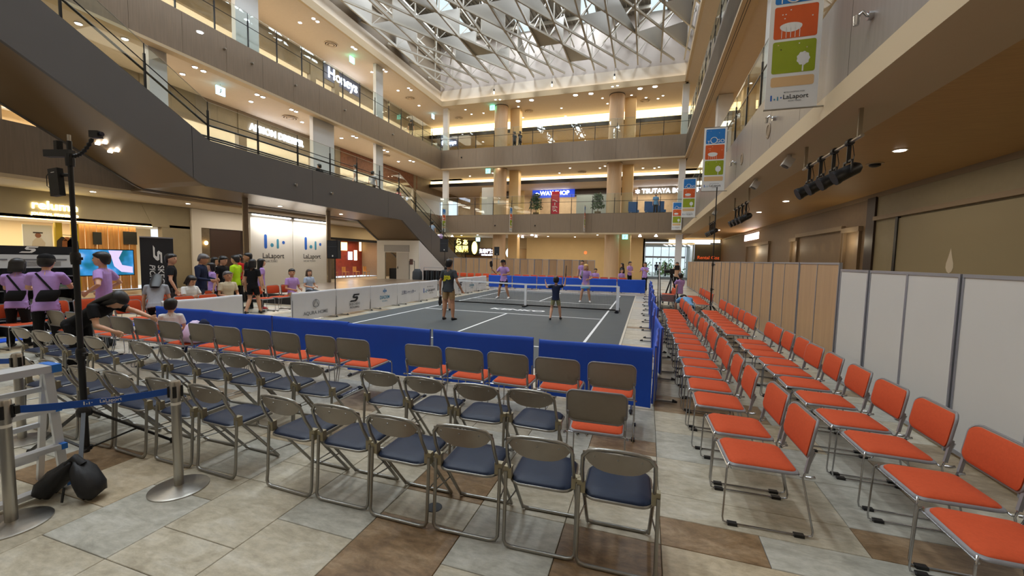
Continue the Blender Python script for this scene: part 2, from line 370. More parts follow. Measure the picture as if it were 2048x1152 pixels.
# far galleries: stepped ceiling with lit cove, shop fronts behind
for z, nm in ((Z2, 'second'), (Z3, 'third')):
    k = .42 if nm == 'second' else .9
    strip('cove_light_strip', XL-4, XR+4, 25.2, 25.3, z-k*.85, z-.08, cove, 'warm glowing ceiling strip of the %s floor end gallery' % nm)
    slab('trim_far_%s_step' % nm, XL-4, XR+4, 24.9, 25.06, z-k-.32, z-k+.02, steel, 'dark edge below the glowing ceiling strip of the %s floor end gallery' % nm)
    slab('ceiling_far_%s_low' % nm, XL-4, XR+4, 25.06, SF+8, z-k-.3, z-k-.18, soff, 'lower cream ceiling of the %s floor end gallery' % nm)
    slab('ceiling_far_%s_back' % nm, XL-4, XR+4, 24.8, SF+8, z+.02, z+.3, soff, 'upper cream ceiling behind the glowing strip of the %s floor end gallery' % nm)
slab('ceiling_far_ground_back', XL-.25, XR+.25, 24.8, SF+8, Z1+.02, Z1+.6, soff, 'cream ceiling over the ground floor end passage')
# gallery floors at the end (tops)
slab('floor_far_second', XL-4, XR+4, YF+.3, SF+8, Z2B-.25, Z2B-.12, mat('gallery_floor', (150, 138, 122), .4), 'second floor end gallery walkway')
slab('floor_far_third', XL-4, XR+4, YF+.3, SF+8, Z3B-.25, Z3B-.12, mat('gallery_floor', (150, 138, 122), .4), 'third floor end gallery walkway')
# ---- round columns of the end gallery and corner piers
colm = mat('column_wood', (196, 164, 128), .45, var=.07, scale=3, stretch=(6, 6, .3))
colw = mat('column_back', (214, 182, 128), .5)
for nm, x in (('beside the dark speaker', -5.78), ('beside the glass entrance', 4.42)):
    for k, (z0, z1, f_) in enumerate(((0, Z1+.05, 'ground'), (Z2B-.2, Z2+.05, 'second'), (Z3B-.2, Z3+.02, 'third'))):
        o = thing('column', (x, 21.3, z0), label='round wood-faced %s floor column %s' % (f_, nm), cat='column', group='round gallery columns', kind='structure')
        MB().lathe([(.60, 0), (.60, z1-z0-.06)], 28).obj('shaft', colm, o, smooth=40)
        MB().lathe([(.64, z1-z0-.06), (.64, z1-z0)], 28).obj('collar', steel, o, smooth=40)
    for k, (z0, z1, f_) in enumerate(((0, Z1+.05, 'ground'), (Z2B-.2, Z2+.05, 'second'), (Z3B-.2, Z3+.02, 'third'))):
        MB().box(-.45, .45, -.4, .4, 0, z1-z0).obj('column', colw, label='square cream pier behind the %s floor round column %s' % (f_, nm), cat='column', group='square gallery piers', kind='structure').matrix_world = T(x+1.05, 22.5, z0)
for z0, z1, f_ in ((Z1-Z1, Z1, 'ground'), (Z2B-.2, Z2-.08, 'second'), (Z3B-.2, Z3, 'third')):
    if f_ != 'ground': MB().box(XL-.05, XL+.42, YF+.42, YF+.8, z0, z1).obj('pier', offw, kind='structure', label='slim pale corner pier of the %s floor above the escalator foot' % f_)
    MB().box(XR-.38, XR+.1, YF+.42, YF+.8, z0, z1).obj('pier', offw, kind='structure', label='slim pale corner pier of the %s floor by the banners' % f_)
# banner-side piers through the galleries
for i, yy in enumerate((8.2, -1.2)):
    for z0, z1, f_ in ((Z2B-.2, Z2, 'second'), (Z3B-.2, Z3, 'third')):
        MB().box(XR+.5, XR+1.15, yy-.35, yy+.35, z0, z1).obj('pier', offw, kind='structure', label='%s pale pier of the %s floor banner-side gallery from the end wall' % (nth(i), f_))
# ---- shop walls (behind the galleries)
slab('wall_right_ground', SR, SR+.3, -21, SF+8, 0, Z1+.05, brownw, 'dark brown ground floor shop wall on the banner side')
slab('wall_right_upper', SR, SR+.3, YB, SF+8, Z2B-.2, Z3+.1, creamw, 'cream upper shop wall on the banner side')
slab('wall_back_blocker', SL-6, SR+6, YB-.3, YB, 0, 21.5, mat('back_blocker', (190, 178, 160), .7), 'added cream wall behind the camera shutting out sky light')  # added unseen wall, closes the open rear against world light
slab('wall_left_ground_back', SL-.3, SL, YB, -14, 0, Z1, brownw, 'brown shop wall behind the shoe booth side')
# ---- glass balustrades
railm = mat('rail_steel', (44, 45, 48), .35, metal=.7)
def balustrade(pts, h, label, step=1.9, rail=.62, name='glass_balustrade', hp=None):
    """pts: floor-line points; posts, panes and handrail follow them"""
    o = thing(name, tuple(pts[0]), label=label, cat='balustrade', group='glass balustrades'); o0 = Vector(pts[0])
    for a, b in zip(pts[:-1], pts[1:]):
        a, b = Vector(a)-o0, Vector(b)-o0; L_ = (b-a).length; n = max(1, round(L_/step)); e = (b-a)/n; dd = (b-a).normalized()
        nrm = Vector((-dd.y, dd.x, 0)).normalized()*.008
        for k in range(n):
            p, q = a+e*k+dd*.02, a+e*(k+1)-dd*.02
            MB().prism([p-nrm, q-nrm, q-nrm+Vector((0, 0, h)), p-nrm+Vector((0, 0, h))], nrm*2).obj('glass_pane', glass, o)
            MB().bar(a+e*k, a+e*k+Vector((0, 0, h*(hp or .78))), .05, .05, up=dd).bar(a+e*k, a+e*k+Vector((0, 0, h)), .022, .022, up=dd).obj('post', railm, o)
        MB().bar(a, b, .05, .05).obj('base_rail', railm, o)
        MB().tube([a+Vector((0, 0, h*rail)), b+Vector((0, 0, h*rail))], .018, 6).obj('handrail', railm, o)
        MB().bar(a+Vector((0, 0, h)), b+Vector((0, 0, h)), .018, .014).obj('top_edge', brushed, o)
    return o
HB = 1.62
balustrade([(XL-.12, -9, Z3B), (XL-.12, YF+.12, Z3B)], HB, 'glass balustrade of the third floor gallery by the Honeys shop', 1.66)
balustrade([(XL-.12, YF+.12, Z3B), (XR+.1, YF+.12, Z3B)], HB, 'glass balustrade of the third floor end gallery', 1.75)
balustrade([(XR+.12, YF+.1, Z3B), (XR+.12, -9, Z3B)], HB, 'glass balustrade of the third floor gallery over the banners', 1.66)
balustrade([(XL-.12, YF+.12, Z2B), (XR+.1, YF+.12, Z2B)], HB, 'glass balustrade of the second floor end gallery', 1.75)
balustrade([(XR+.12, YF+.1, Z2B), (XR+.12, -9, Z2B)], HB, 'glass balustrade of the second floor gallery over the banners', 1.66)
# ================================================================== COURT
matm = mat('court_mat', (62, 70, 74), .62, var=.05, scale=2.2, bump=.03, bscale=300)
linem = mat('court_line', (232, 236, 238), .5)
ct = thing('court_mat', (3.05, 0, 0), label='dark grey pickleball court mat with white painted lines and KENKO lettering', cat='court mat')
MB().box(-3.86, 3.78, -8.3, 7.2, 0, .008).obj('sheet', matm, ct)
MB().box(3.78, 3.83, -8.3, 7.2, 0, .012).obj('edge_tape', mat('edge_tape', (206, 196, 176), .6), ct)
LW = .06
def cl(x0, x1, y0, y1): MB().box(x0-3.05, x1-3.05, y0, y1, .008, .0095).obj('line', linem, ct)
for x in (0, 6.1): cl(x-LW/2, x+LW/2, -6.705, 6.705)
for y in (-6.705, -2.134, 2.134, 6.705): cl(0, 6.1, y-LW/2, y+LW/2)
for y0, y1 in ((-6.705, -2.134), (2.134, 6.705)): cl(3.05-LW/2, 3.05+LW/2, y0, y1)
text('KENKO', mat('court_text', (240, 242, 244), .5), T(0.02, -1.12, .0096), .46, 0, ct, wide=1.25, shear=.1, bold=.035)
# net
netw = mat('net_white', (226, 230, 234), .5); netb = mat('net_cord', (26, 28, 32), .8)
nt_ = thing('pickleball_net', (3.05, 0, .008), label='portable pickleball net with white tape and black mesh across the court', cat='net')
hw = 3.36
def nz(x): return .86+.05*abs(x)/hw
MB().loft([[(x, -.02, nz(x)-.05), (x, .02, nz(x)-.05), (x, .02, nz(x)), (x, -.02, nz(x))] for x in np.linspace(-hw, hw, 9)]).obj('top_tape', netw, nt_)
for s in (-1, 1):
    MB().box(s*hw-.05, s*hw+.05, -.03, .03, .06, nz(hw)-.02).obj('post', netw, nt_)
    MB().box(s*hw-.06, s*hw+.06, -.45, .45, 0, .05).lathe([(.05, 0), (.05, .1)], 10, (s*hw, -.42, 0)).lathe([(.05, 0), (.05, .1)], 10, (s*hw, .42, 0)).obj('foot', black, nt_)
MB().box(-.045, .045, -.025, .025, .05, .86).obj('post', netw, nt_)
MB().box(-.05, .05, -.3, .3, 0, .05).obj('foot', black, nt_)
MB().box(-hw, hw, -.02, .02, .03, .075).obj('base_bar', black, nt_)
nb = MB()
for x in np.arange(-hw+.05, hw, .055): nb.bar((x, 0, .1), (x, 0, nz(x)-.03), .003, .003)
for z in np.arange(.1, .86, .055): nb.bar((-hw, 0, z), (hw, 0, z), .003, .003)
nb.obj('mesh', netb, nt_, kind='stuff')
# ---- barrier fences
blue = mat('blue_cloth', (6, 72, 184), .55, var=.05, scale=3, bump=.06, bscale=14)
bluef = mat('blue_cloth_hem', (24, 78, 196), .5)
footm = mat('fence_foot', (150, 150, 150), .4, metal=.8)
def cloth(mb, w, h, th=.018, seed=0, mi=0):
    rnd = random.Random(seed); n = 14; ph = rnd.random()*6
    def y(x, z): return .012*math.sin(x*5+ph)*(1-z/h)*.8+.006*math.sin(x*13+ph*2+z*4)
    xs = np.linspace(-w/2, w/2, n); zs = (.03, .25, .5, h-.06, h-.012, h)
    for side in (-1, 1):
        v = [(x, y(x, z)+side*(th if z < h else 0), z+(.005*math.sin(x*4+ph) if z > h-.1 else 0)) for z in zs for x in xs]
        f = [(i*n+k, i*n+k+1, (i+1)*n+k+1, (i+1)*n+k) for i in range(len(zs)-1) for k in range(n-1)]
        mb.add(v, f, mi)
    for s in (0, n-1):
        v = [(xs[s], y(xs[s], z)-th, z) for z in zs]+[(xs[s], y(xs[s], z)+th, z) for z in zs]
        mb.add(v, [(i, i+1, i+1+len(zs), i+len(zs)) for i in range(len(zs)-1)], mi)
    return mb
FH = .76
CLOTHM = {}
def fence(loc, a, w, label, group, m=None, h=FH, feet=True):
    o = thing('barrier_panel', loc, a, label=label, cat='barrier', group=group)
    key = (round(w, 2), round(h, 2), (m or blue).name, random.randint(0, 2))
    if key not in CLOTHM:
        CLOTHM[key] = cloth(MB(), w, h, seed=key[3]).mesh('cloth', m or blue, 60)
    link('cloth', CLOTHM[key], o)
    for s in (-1, 1):
        MB().tube([(s*(w/2-.01), 0, 0.02), (s*(w/2-.01), 0, h-.02)], .014, 6).obj('post', footm, o)
        if feet:
            f = MB().bar((s*(w/2-.22), -.25, .018), (s*(w/2-.22), .25, .018), .022, .022).obj('foot', footm, o)
            for q in (-1, 1): MB().tube([(s*(w/2-.22), q*.28, .02), (s*(w/2-.22), q*.22, .03)], [.012, .024], 7).obj('foot_cap', black, f)
    return o
near = [(7.44, 6.03), (5.94, 4.45), (4.40, 2.97), (2.94, 1.42), (1.39, -.03), (-.07, -1.52)]
for i, (a, b) in enumerate(near):
    fence(((a+b)/2, -9.62+.03*(i % 2)+.02*i, 0), 0, a-b, '%s blue cloth barrier panel behind the court baseline from the aisle corner' % nth(i), 'blue barriers at the chair side')
y = -9.5; i = 0
while y < 8.4:
    fence((7.54+(.03 if i % 2 else -.03), y+.76, 0), math.pi/2+(.05 if i % 2 else -.04), 1.5, '%s blue cloth barrier panel along the aisle from the chair-side corner' % nth(i), 'blue barriers along the aisle'); y += 1.5; i += 1
for i in range(6):
    fence((6.55-1.55*i, 9.0, 0), .01*(-1)**i, 1.5, '%s blue cloth barrier panel at the far baseline from the aisle' % nth(i), 'blue barriers beyond the court')
# sponsor banners along the stage side
cloth_w = mat('banner_white', (222, 224, 228), .6, var=.02, scale=3, bump=.08, bscale=10)
ink = mat('ink_black', (26, 28, 34), .6); inkg = mat('ink_grey', (110, 112, 116), .6); inkb = mat('ink_blue', (54, 120, 176), .6); inkn = mat('ink_navy', (34, 48, 96), .6); inkr = mat('ink_royal', (30, 92, 186), .6); inkt = mat('ink_teal', (60, 138, 168), .6)
BX = -1.42
def swoosh(mb, M_, mi=0):      # the slanted double-stroke S mark (unit height about 1)
    a = [(-.15, .62), (.85, .62), (.98, .80), (.05, .80), (-.02, .98), (1.12, .98), (1.22, 1.08), (-.12, 1.08), (-.3, .74)]
    top = [(-.42, .72), (-.18, 1.02), (.98, 1.02), (.88, .86), (.02, .86), (-.06, .76)]
    mid = [(-.42, .72), (-.06, .76), (.58, .76), (.70, .60), (.60, .44), (.26, .22), (-1.0, .22), (-.72, .38), (.08, .38), (.26, .52), (.16, .58), (-.26, .58)]
    for p in (top, mid): mb.add([(x, y, 0) for x, y in p], [tuple(range(len(p)))], mi, M_)
    return mb
def lala_mark(o, M_, s, mats):    # four rounded marks: bar, dot, bar, dot
    def cap(x, z0, z1, r, m):
        pts = [(x+r*math.cos(t), z1-r+r*math.sin(t)) for t in np.linspace(0, math.pi, 9)]+[(x+r*math.cos(t), z0+r+r*math.sin(t)) for t in np.linspace(math.pi, 2*math.pi, 9)]
        MB().add([(p[0]*s, p[1]*s, 0) for p in pts], [tuple(range(len(pts)))]).obj('logo_mark', m, o, Mx=M_)
    cap(0, 0, 1, .115, mats[0]); cap(.52, .12, .40, .14, mats[1]); cap(1.0, .02, .72, .095, mats[1]); cap(1.5, .36, .60, .12, mats[0])
def sponsor(y0, y1, kind, label):
    w = y1-y0; o = fence((BX, (y0+y1)/2, 0), math.pi/2, w-.02, label, 'white sponsor banners beside the stage', cloth_w, .79)
    F = frame((0, -.034, .40), (1, 0, 0), (0, 0, 1))     # local -y looks towards the court (+X)
    if kind == 'aqura':
        MB().tube([(0, .15+.11*math.cos(t), .11*math.sin(t)) for t in np.linspace(.0, 2*math.pi, 25)[:-1]], .006, 5, closed=True).obj('logo_mark', inkg, o, Mx=frame((0, -.036, .40), (0, -1, 0), (1, 0, 0)) @ Matrix.Identity(4) if False else Matrix.Translation((0, -.036, .45)) @ Matrix(((0, 0, 1, 0), (1, 0, 0, 0), (0, 1, 0, 0), (0, 0, 0, 1))) @ Matrix.Translation((0, -.15, 0)))
        MB().bar((-.1, -.036, .36), (0, -.036, .56), .008, .008).bar((.1, -.036, .36), (0, -.036, .56), .008, .008).bar((-.09, -.036, .37), (.09, -.036, .37), .008, .008).obj('logo_mark', inkg, o)
        text('AQURA HOME', inkg, F @ T(0, -.21, 0), .135, 0, o)
    elif kind == 'skechers':
        swoosh(MB(), Matrix.Diagonal((.24, .30, 1, 1))).obj('logo_mark', ink, o, Mx=F @ T(0, -.12, 0))
        text('SKECHERS', inkg, F @ T(0, -.13, 0), .11, 0, o); text('PICKLEBALL', ink, F @ T(0, -.23, 0), .085, 0, o, shear=.2)
    elif kind == 'diadem':
        mk = MB()
        for x, hh in ((-.075, .06), (0, .12), (.075, .06)):
            mk.add([(x-.035, .17, 0), (x, .17-hh*.8, 0), (x+.035, .17, 0), (x, .17+hh, 0)], [(0, 1, 2, 3)])
        mk.obj('logo_mark', inkb, o, Mx=F)
        text('DIADEM', inkt, F @ T(0, -.05, 0), .17, 0, o, wide=.9); text('PICKLEBALL', inkt, F @ T(0, -.18, 0), .06, 0, o)
    elif kind == 'sanwa':
        text('三和シャッター', inkn, F @ T(0, .02, 0), .16, 0, o, wide=.9)
    elif kind == 'lala':
        lala_mark(o, F @ T(-.42, -.1, 0), .2, (inkr, inkt)); text('LaLaport', ink, F @ T(.22, .0, 0), .17, 0, o); text('MITSUI SHOPPING PARK', inkg, F @ T(.1, .14, 0), .05, 0, o); text('AICHI TOGO', inkg, F @ T(.2, -.13, 0), .055, 0, o)
    return o
ys = [-6.45, -4.85, -3.25, -1.7, -.15, 1.4]
for i, (k, l) in enumerate((('aqura', 'white sponsor banner reading AQURA HOME below a circled triangle'), ('skechers', 'white sponsor banner with black S mark reading SKECHERS PICKLEBALL by AQURA HOME'),
        ('diadem', 'white sponsor banner with blue crown reading DIADEM next to LaLaport side'), ('sanwa', 'white sponsor banner with Japanese company name between DIADEM and LaLaport'), ('lala', 'white sponsor banner with blue bars and dots reading LaLaport'))):
    sponsor(ys[i], ys[i+1], k, l)
ys = [1.55, 3.0, 4.4, 5.8, 7.2]
for i, (k, l) in enumerate((('aqura', 'white sponsor banner beyond the LaLaport one, behind the man in black tee'), ('skechers', 'white sponsor banner with black S mark on the far half of the court side'), ('diadem', 'white sponsor banner with blue crown on the far half of the court side'), ('sanwa', 'white sponsor banner with Japanese name at the far end of the court side'))):
    sponsor(ys[i], ys[i+1], k, l)
# plain reverse of a banner standing out beyond the blue barrier
a, b = G(322, 612, .79), G(475, 597, .79)
b = np.array([-4.1, -5.9, 0]); a = np.array([-3.05, -8.6, 0]); a = WX(345, 612, -2.2); a = np.array([-2.0, -9.1, 0]); b = np.array([-2.05, -7.35, 0])
fence(tuple((a+b)/2), math.pi/2, 1.75, 'plain white banner back standing between orange chairs and blue barrier', 'plain banner', cloth_w, .79)
# ================================================================== CHAIRS
fmet = mat('folding_frame', (150, 148, 142), .34, metal=.85, var=.05, scale=20)
fbk = mat('folding_back', (150, 143, 134), .38, metal=.5, var=.06, scale=9)
fseat = mat('folding_seat', (15, 30, 54), .5, spec=.35, var=.08, scale=30, bump=.03, bscale=200)
fjoint = mat('folding_joint', (150, 142, 118), .45, metal=.5)
orange = mat('orange_fabric', (192, 80, 46), .85, var=.05, scale=60, bump=.1, bscale=400, spec=.2)
gplast = mat('grey_plastic', (128, 126, 128), .5)
gback = mat('chair_back_shell', (138, 129, 116), .5, var=.03, scale=20)
ochrome = mat('chair_chrome', (176, 176, 178), .2, metal=1.)
def arc(c, r, a0, a1, n, f): return [f(c, r, math.radians(a0+(a1-a0)*k/n)) for k in range(n+1)]
def folding_chair():
    o = thing('folding_chair', (0, 0, 0)); hw = .20
    # back-and-front-leg frame: inverted U leaning back, feet joined by a floor bar in front
    def side(s, t): # t 0..1 from front foot to top
        p = [(.215, .02), (-.16, .47), (-.245, .62), (-.275, .70)]
        return p
    L_ = [(-hw, .20, .014), (-hw, .185, .035), (-hw, -.15, .455), (-hw, -.235, .60), (-hw+.005, -.272, .70), (-hw+.04, -.288, .745), (-hw+.10, -.292, .757), (0, -.295, .762)]
    pts = L_+[(-x, y, z) for x, y, z in L_[-2::-1]]
    MB().tube(pts, .0115, 7).obj('back_frame', fmet, o, smooth=60)
    R_ = [(hw+.022, -.185, .475), (hw+.022, -.205, .10), (hw+.022, -.212, .045), (hw+.008, -.216, .020), (hw-.03, -.217, .012)]
    MB().tube(R_+[(-x, y, z) for x, y, z in R_[::-1]], .0115, 7).obj('rear_leg_frame', fmet, o, smooth=60)
    MB().tube([(-hw, .19, .03), (-hw+.02, .205, .016), (-hw+.05, .208, .012), (hw-.05, .208, .012), (hw-.02, .205, .016), (hw, .19, .03)], .0115, 7).obj('front_floor_bar', fmet, o, smooth=60)
    for s in (-1, 1):
        MB().box(s*hw-.014, s*hw+.034 if s > 0 else s*hw+.014, -.185, -.145, .43, .505).obj('joint_bracket', fjoint, o) if s > 0 else MB().box(-hw-.034, -hw+.014, -.185, -.145, .43, .505).obj('joint_bracket', fjoint, o)
        MB().bar((s*(hw-.015), -.06, .40), (s*(hw-.015), .155, .415), .016, .016).obj('seat_rail', fmet, o)
    out = [(x*(1-.07*(y < 0)*0)*(.98 if y > 0 else 1.0), y-.015) for x, y in rrect(.385, .385, .075, 5)]
    tilt = lambda x, y: .02*y
    mb = pad(MB(), out, .418, .447, .014, 0, .004, tilt); seat = mb.obj('seat', fseat, o, smooth=50)
    MB().tube([(x*1.015, y*1.0+0, .421+tilt(x, y)) for x, y in out], .009, 6, closed=True).obj('seat_rim', fmet, seat, smooth=60)
    # curved lens-shaped backrest plate
    n = 11; rings = []
    def bz(u, top):
        return .752-.02*abs(u)**4 if top else .618+.075*u*u*u*u+.012*u*u
    v = []; f = []
    for side_ in (0, 1):
        for top in (0, .5, 1):
            for k in range(n):
                u = -1+2*k/(n-1); z = bz(u, 0)*(1-top)+bz(u, 1)*top; x = u*(hw-.004)
                y = -.292+(.752-z)*.36-.035*(1-u*u)*1.0+.018-.008*side_
                v.append((x, y, z))
    for side_ in (0, 1):
        b_ = side_*3*n
        for i in range(2):
            for k in range(n-1): f.append((b_+i*n+k, b_+i*n+k+1, b_+(i+1)*n+k+1, b_+(i+1)*n+k))
    for k in range(n-1): f += [(k, k+1, 3*n+k+1, 3*n+k), (2*n+k, 2*n+k+1, 5*n+k+1, 5*n+k)]
    bk = MB().add(v, f).obj('backrest', fbk, o, smooth=50)
    for x in (-.125, 0., .125): MB().lathe([(.007, 0), (.006, .004)], 7, Mx=Matrix.Translation((x, -.326 if x == 0 else -.316, .727)) @ Matrix.Rotation(math.pi/2, 4, 'X')).obj('rivet', fmet, bk)
    for s in (-1, 1): MB().tube([(s*hw, .02, .25), (s*(hw+.022), -.196, .26)], .005, 5).obj('cross_stay', fmet, o)
    return o
def orange_chair():
    """faces +y; sled base"""
    o = thing('stacking_chair', (0, 0, 0)); hw = .225
    for s in (-1, 1):
        pts = [(s*(hw-.02), .235, .425), (s*(hw-.004), .245, .41), (s*hw, .250, .385), (s*(hw+.004), .262, .05), (s*(hw+.004), .255, .018), (s*(hw+.004), .235, .011), (s*(hw+.004), -.250, .011), (s*(hw+.004), -.274, .018), (s*(hw+.004), -.278, .045), (s*(hw+.002), -.200, .40), (s*(hw-.002), -.228, .48), (s*(hw-.004), -.262, .58)]
        leg = MB().tube(pts, .0062, 6).obj('leg', ochrome, o, smooth=60)
        for y in (-.2, .2): MB().box(s*(hw+.004)-.017, s*(hw+.004)+.017, y-.03, y+.03, 0, .02).obj('glide', black, leg)
        MB().tube([(s*(hw+.004), -.215, .412), (s*(hw+.022), -.235, .418), (s*(hw+.020), -.262, .424)], .009, 6).obj('link_clip', ochrome, o, smooth=60)
    MB().tube([(-hw, .24, .40), (hw, .24, .40)], .0062, 6).obj('cross_rail', ochrome, o)
    MB().tube([(-hw, -.19, .405), (hw, -.19, .405)], .0062, 6).obj('cross_rail', ochrome, o)
    out = [(x*(1.0 if y > 0 else .97), y+.022) for x, y in rrect(.455, .44, .06, 5)]
    sh = lambda x, y: .02*(y)-.35*max(0, y-.16)**2*4+.06*max(0, -y-.12)
    sh2 = lambda x, y: .018*y-1.6*max(0, y-.17)**2
    sh_ = pad(MB(), out, .405, .428, .01, 0, 0, sh2).obj('seat_shell', gplast, o, smooth=50)
    pad(MB(), [(x*.93, (y-.022)*.93+.022) for x, y in out], .415, .441, .012, 0, .004, sh2).obj('seat', orange, o, smooth=50)
    # back: rounded trapezoid, curved in plan, leaning back
    def back_out(w, z0, z1, r, n=5):
        return [(x, z+(z0+z1)/2) for x, z in rrect(w, z1-z0, r, n)]
    def bend(x, z, off): return (x, -.235-(z-.44)*.16-.05*(1-(x/.23)**2)*1.0+.05+off-.03, z)
    def bring(w, z0, z1, r, off): return [bend(x, z+.018*((x/.23)**2)*(z < .6)*1.0, off) for x, z in back_out(w, z0, z1, r)]
    MB().loft([bring(.440, .525, .770, .05, .002), bring(.462, .515, .782, .06, .006), bring(.462, .515, .782, .06, .014), bring(.445, .523, .772, .05, .019)]).obj('back_shell', gback, o, smooth=50)
    MB().tube([bend(x, z+.018*((x/.23)**2)*(z < .6), .009) for x, z in back_out(.462, .515, .782, .06)], .009, 6, closed=True).obj('back_rim', gplast, o, smooth=60)
    MB().loft([bring(.440, .524, .775, .052, .014), bring(.440, .524, .775, .052, .026), bring(.415, .54, .760, .045, .034)]).obj('backrest', orange, o, smooth=50)
    for s in (-1, 1): MB().bar((s*(hw-.002), -.217, .44), (s*(hw-.004), -.245, .60), .02, .02).obj('back_bracket', gplast, o)
    return o
def place(proto, spots, labels, group, cat='chair'):
    for i, (x, y, a) in enumerate(spots):
        if not PROTO_USED.get(proto.name): o = proto; PROTO_USED[proto.name] = 1
        else: o = copy_tree(proto)
        o.location = (x, y, 0) if not hasattr(x, '__len__') else x; o.rotation_euler = (0, 0, a)
        tag(o, labels[i], cat, group)
PROTO_USED = {}
jit = random.Random(5)
FC = folding_chair(); OC = orange_chair()
dy = .285
xs = [7.22, 6.76, 6.27, 5.79, 5.30, 4.82, 4.08, 3.57, 3.05, 2.55, 2.06, 1.58]
place(FC, [(x, -12.55+dy+jit.uniform(-.015, .015), jit.uniform(-.05, .05)-.02*(k > 5)) for k, x in enumerate(xs)], ['%s dark blue folding chair of the rear row from the aisle' % nth(k) for k in range(len(xs))], 'folding chairs in the rear row')
xs = [6.50, 6.02, 5.54, 5.06, 4.24, 3.76, 3.31, 2.82, 2.36, 1.88, 1.05, .50, .02, -.46]
place(FC, [(x, -11.72+dy+jit.uniform(-.015, .015), jit.uniform(-.04, .04)) for k, x in enumerate(xs)], ['%s dark blue folding chair of the middle row from the aisle' % nth(k) for k in range(len(xs))], 'folding chairs in the middle row')
place(OC, [(6.99, -11.60+.25, .04)], ['lone orange chair at the aisle end of the folding chair middle row'], 'single orange chair')
xs = [7.04, 6.49, 5.95, 5.43, 4.90, 3.94, 3.44, 2.90, 2.37, 1.84, 1.30, .70, .14, -.38, -.95, -1.5, -2.05]
place(OC, [(x, -10.67+.26+jit.uniform(-.02, .02), jit.uniform(-.04, .04)) for k, x in enumerate(xs)], ['%s orange chair from the aisle in the front row behind the blue barrier' % nth(k) for k in range(len(xs))], 'orange chairs facing the blue barrier')
Q = math.pi/2
A = [-11.29, -10.75, -10.12, -9.58, -9.05, -8.53, -8.0, -7.47, -6.96, -6.44]
place(OC, [(7.86+.22+(.07 if k < 2 else 0)+jit.uniform(-.02, .02), y-.22, Q+jit.uniform(-.04, .04)) for k, y in enumerate(A)], ['%s orange aisle-row chair from the white partition end, beside the court barrier' % nth(k) for k in range(len(A))], 'orange chairs in the court-side aisle row')
A2 = [-5.84+.52*k for k in range(8)]
place(OC, [(7.84+.22+jit.uniform(-.02, .02), y-.22, Q+jit.uniform(-.03, .03)) for k, y in enumerate(A2)], ['%s orange court-side chair of the second block, past the gap' % nth(k) for k in range(len(A2))], 'orange chairs in the second court-side block')
B = [-11.9, -11.36, -10.76, -10.23, -9.66, -9.08, -8.54, -8.02, -7.50, -7.02, -6.51]
place(OC, [(8.92+.22+jit.uniform(-.02, .02), y-.22, Q+jit.uniform(-.04, .04)) for k, y in enumerate(B)], ['%s orange wall-row chair from the white partition end, beside the partition' % nth(k) for k in range(len(B))], 'orange chairs in the partition row')
B2 = [-5.6+.52*k for k in range(8)]
place(OC, [(8.87+.22+jit.uniform(-.02, .02), y-.22, Q+jit.uniform(-.03, .03)) for k, y in enumerate(B2)], ['%s orange partition-side chair of the second block, past the gap' % nth(k) for k in range(len(B2))], 'orange chairs in the second partition-side block')
B3 = [.2+.52*k for k in range(7)]
place(OC, [(8.95+.22+jit.uniform(-.02, .02), y-.22, Q+jit.uniform(-.03, .03)) for k, y in enumerate(B3)], ['%s orange chair of the wall block beyond the crouching man' % nth(k) for k in range(len(B3))], 'orange chairs beyond the crouching man')
A3 = [.9+.52*k for k in range(5)]
sp = [(8.1, y-.22, Q) for y in A3]
place(OC, sp, ['%s orange chair of the short block by the camera tripod' % nth(k) for k in range(len(A3))], 'orange chairs by the camera tripod')
place(OC, [((8.1, .68, .045*k+.045), 0, Q) for k in range(5)], ['%s orange chair up in the nested stack by the camera tripod' % nth(k+1) for k in range(5)], 'stacked orange chairs')
# stage-side rows, facing the court
R1 = [-9.25, -8.70, -8.16, -7.62]
place(OC, [(-2.75+.22, y, -Q+jit.uniform(-.04, .04)) for y in R1], ['%s orange chair of the front row by the plain white banner, from the shoe booth' % nth(k) for k in range(4)], 'orange chairs by the plain banner')
R2 = [-11.1, -10.52, -9.95, -9.4, -8.62, -8.10, -7.56, -7.02]
place(OC, [(-3.75+.22, y, -Q+jit.uniform(-.04, .04)) for y in R2], ['%s orange chair of the back row in front of the shoe booth' % nth(k) for k in range(len(R2))], 'orange chairs before the shoe booth')
R3 = [-5.2, -4.6, -4.05]
place(OC, [(-4.1+.22, y, -Q+jit.uniform(-.04, .04)) for y in R3], ['%s orange chair beside the AQURA HOME banner, from the shoe booth side' % nth(k) for k in range(3)], 'orange chairs by the sponsor banner')
place(OC, [(-6.6+.55*k, 10.3, math.pi) for k in range(10)], ['%s orange chair of the far row from the escalator' % nth(k) for k in range(10)], 'orange chairs in the far row')
place(OC, [(-.6+.55*k, 10.4, math.pi) for k in range(13)], ['%s orange chair behind the far blue barrier from the escalator' % nth(k) for k in range(13)], 'orange chairs behind the far barrier')
